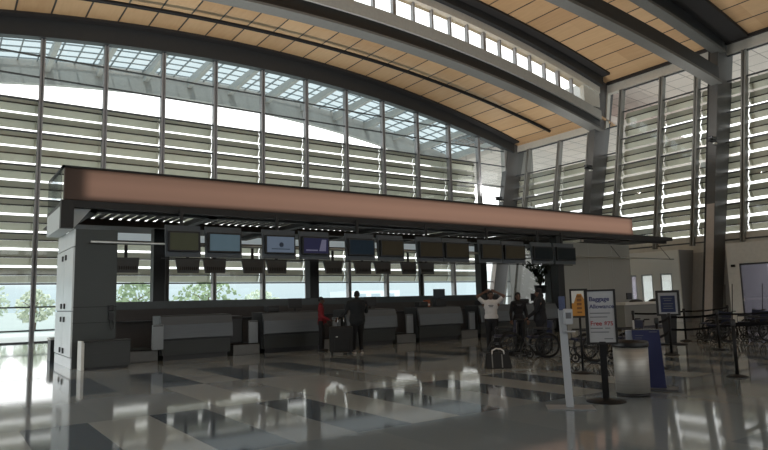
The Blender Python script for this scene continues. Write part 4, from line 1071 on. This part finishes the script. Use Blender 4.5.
# handbag on the floor
t = thing('handbag', 'black bag with white straps on the floor at the woman\'s feet', 'bag', (9.92, 9.98, 0), -.65)
b = MB(); b.hexa([(-.29, -.13, 0), (.29, -.13, 0), (.29, .13, 0), (-.29, .13, 0), (-.24, -.06, .33), (.24, -.06, .33), (.24, .06, .33), (-.24, .06, .33)])
bmesh.ops.bevel(b.bm, geom=b.bm.edges[:], offset=.02, segments=2, affect='EDGES'); b.build('body', mat('bag_black', lin((10, 10, 11)), .6, 0, .2, 20), t)
b = MB()
b.tube([(-.13, -.06, .30), (-.12, -.07, .38), (-.04, -.07, .42), (.06, -.07, .41), (.12, -.07, .37), (.13, -.06, .30)], .016, 7); b.build('handle', mat('strap_white', lin((205, 202, 198)), .6), t)
b = MB()
for x in (-.13, .08): b.hexa([(x - .012, -.135, .02), (x + .012, -.135, .02), (x + .012, -.12, .02), (x - .012, -.12, .02), (x - .012, -.075, .30), (x + .012, -.075, .30), (x + .012, -.06, .30), (x - .012, -.06, .30)])
b.build('strap', mat('strap_grey', lin((120, 118, 116)), .6), t)

# ------------------------------------------------------------------ light
wd = bpy.data.worlds.new('sky'); scene.world = wd; wd.use_nodes = True
nt = wd.node_tree; n = nt.nodes; l = nt.links
bg = n['Background']; tc = n.new('ShaderNodeTexCoord'); sp = n.new('ShaderNodeSeparateXYZ'); l.new(tc.outputs['Generated'], sp.inputs[0])
r = n.new('ShaderNodeValToRGB'); l.new(sp.outputs['Z'], r.inputs[0])
pts = [(0.0, (.29, .36, .385)), (.03, (.31, .375, .395)), (.07, (1, 1, 1)), (.40, (1.0, 1.0, 1.0)), (.52, (.80, .90, .95)), (1.0, (.62, .78, .90))]
while len(r.color_ramp.elements) < len(pts): r.color_ramp.elements.new(.5)
for e, (p, c) in zip(r.color_ramp.elements, pts): e.position = p; e.color = (*c, 1)
l.new(r.outputs[0], bg.inputs['Color']); bg.inputs['Strength'].default_value = 2.6
sd = bpy.data.lights.new('sun', 'SUN'); sd.energy = 3.2; sd.angle = .02; sd.color = (1, .97, .92)
so = bpy.data.objects.new('sun', sd); COL.objects.link(so); so.location = (0, -30, 60)
so.rotation_euler = (math.radians(38), 0, math.radians(-20))

def flood_or_fill(x, y, z, sx, sy, w_, tilt=(0, 0)):
    d = bpy.data.lights.new('flood_or_fill', 'AREA'); d.shape = 'RECTANGLE'; d.size = sx; d.size_y = sy; d.energy = w_; d.color = (1, .97, .94)
    o = bpy.data.objects.new('flood_or_fill', d); COL.objects.link(o); o.location = (x, y, z); o.rotation_euler = (PI + tilt[0], tilt[1], 0)
for x, p_ in ((6.5, 950), (14.7, 380), (22.5, 460)): flood_or_fill(x, 21.5, 4.6, 6, .5, p_)  # fill lamps added on the canopy top to brighten the wood ceiling
for y, z in ((32.3, 8.95), (25.0, 9.85), (17.0, 9.85)): flood_or_fill(31.5, y - .1, z, .4, .2, 90, (0, .6))
for x in (4, 14, 24): flood_or_fill(x, -6, 4.5, 4, .5, 500)  # fill lamps added behind the camera for ceiling and beams
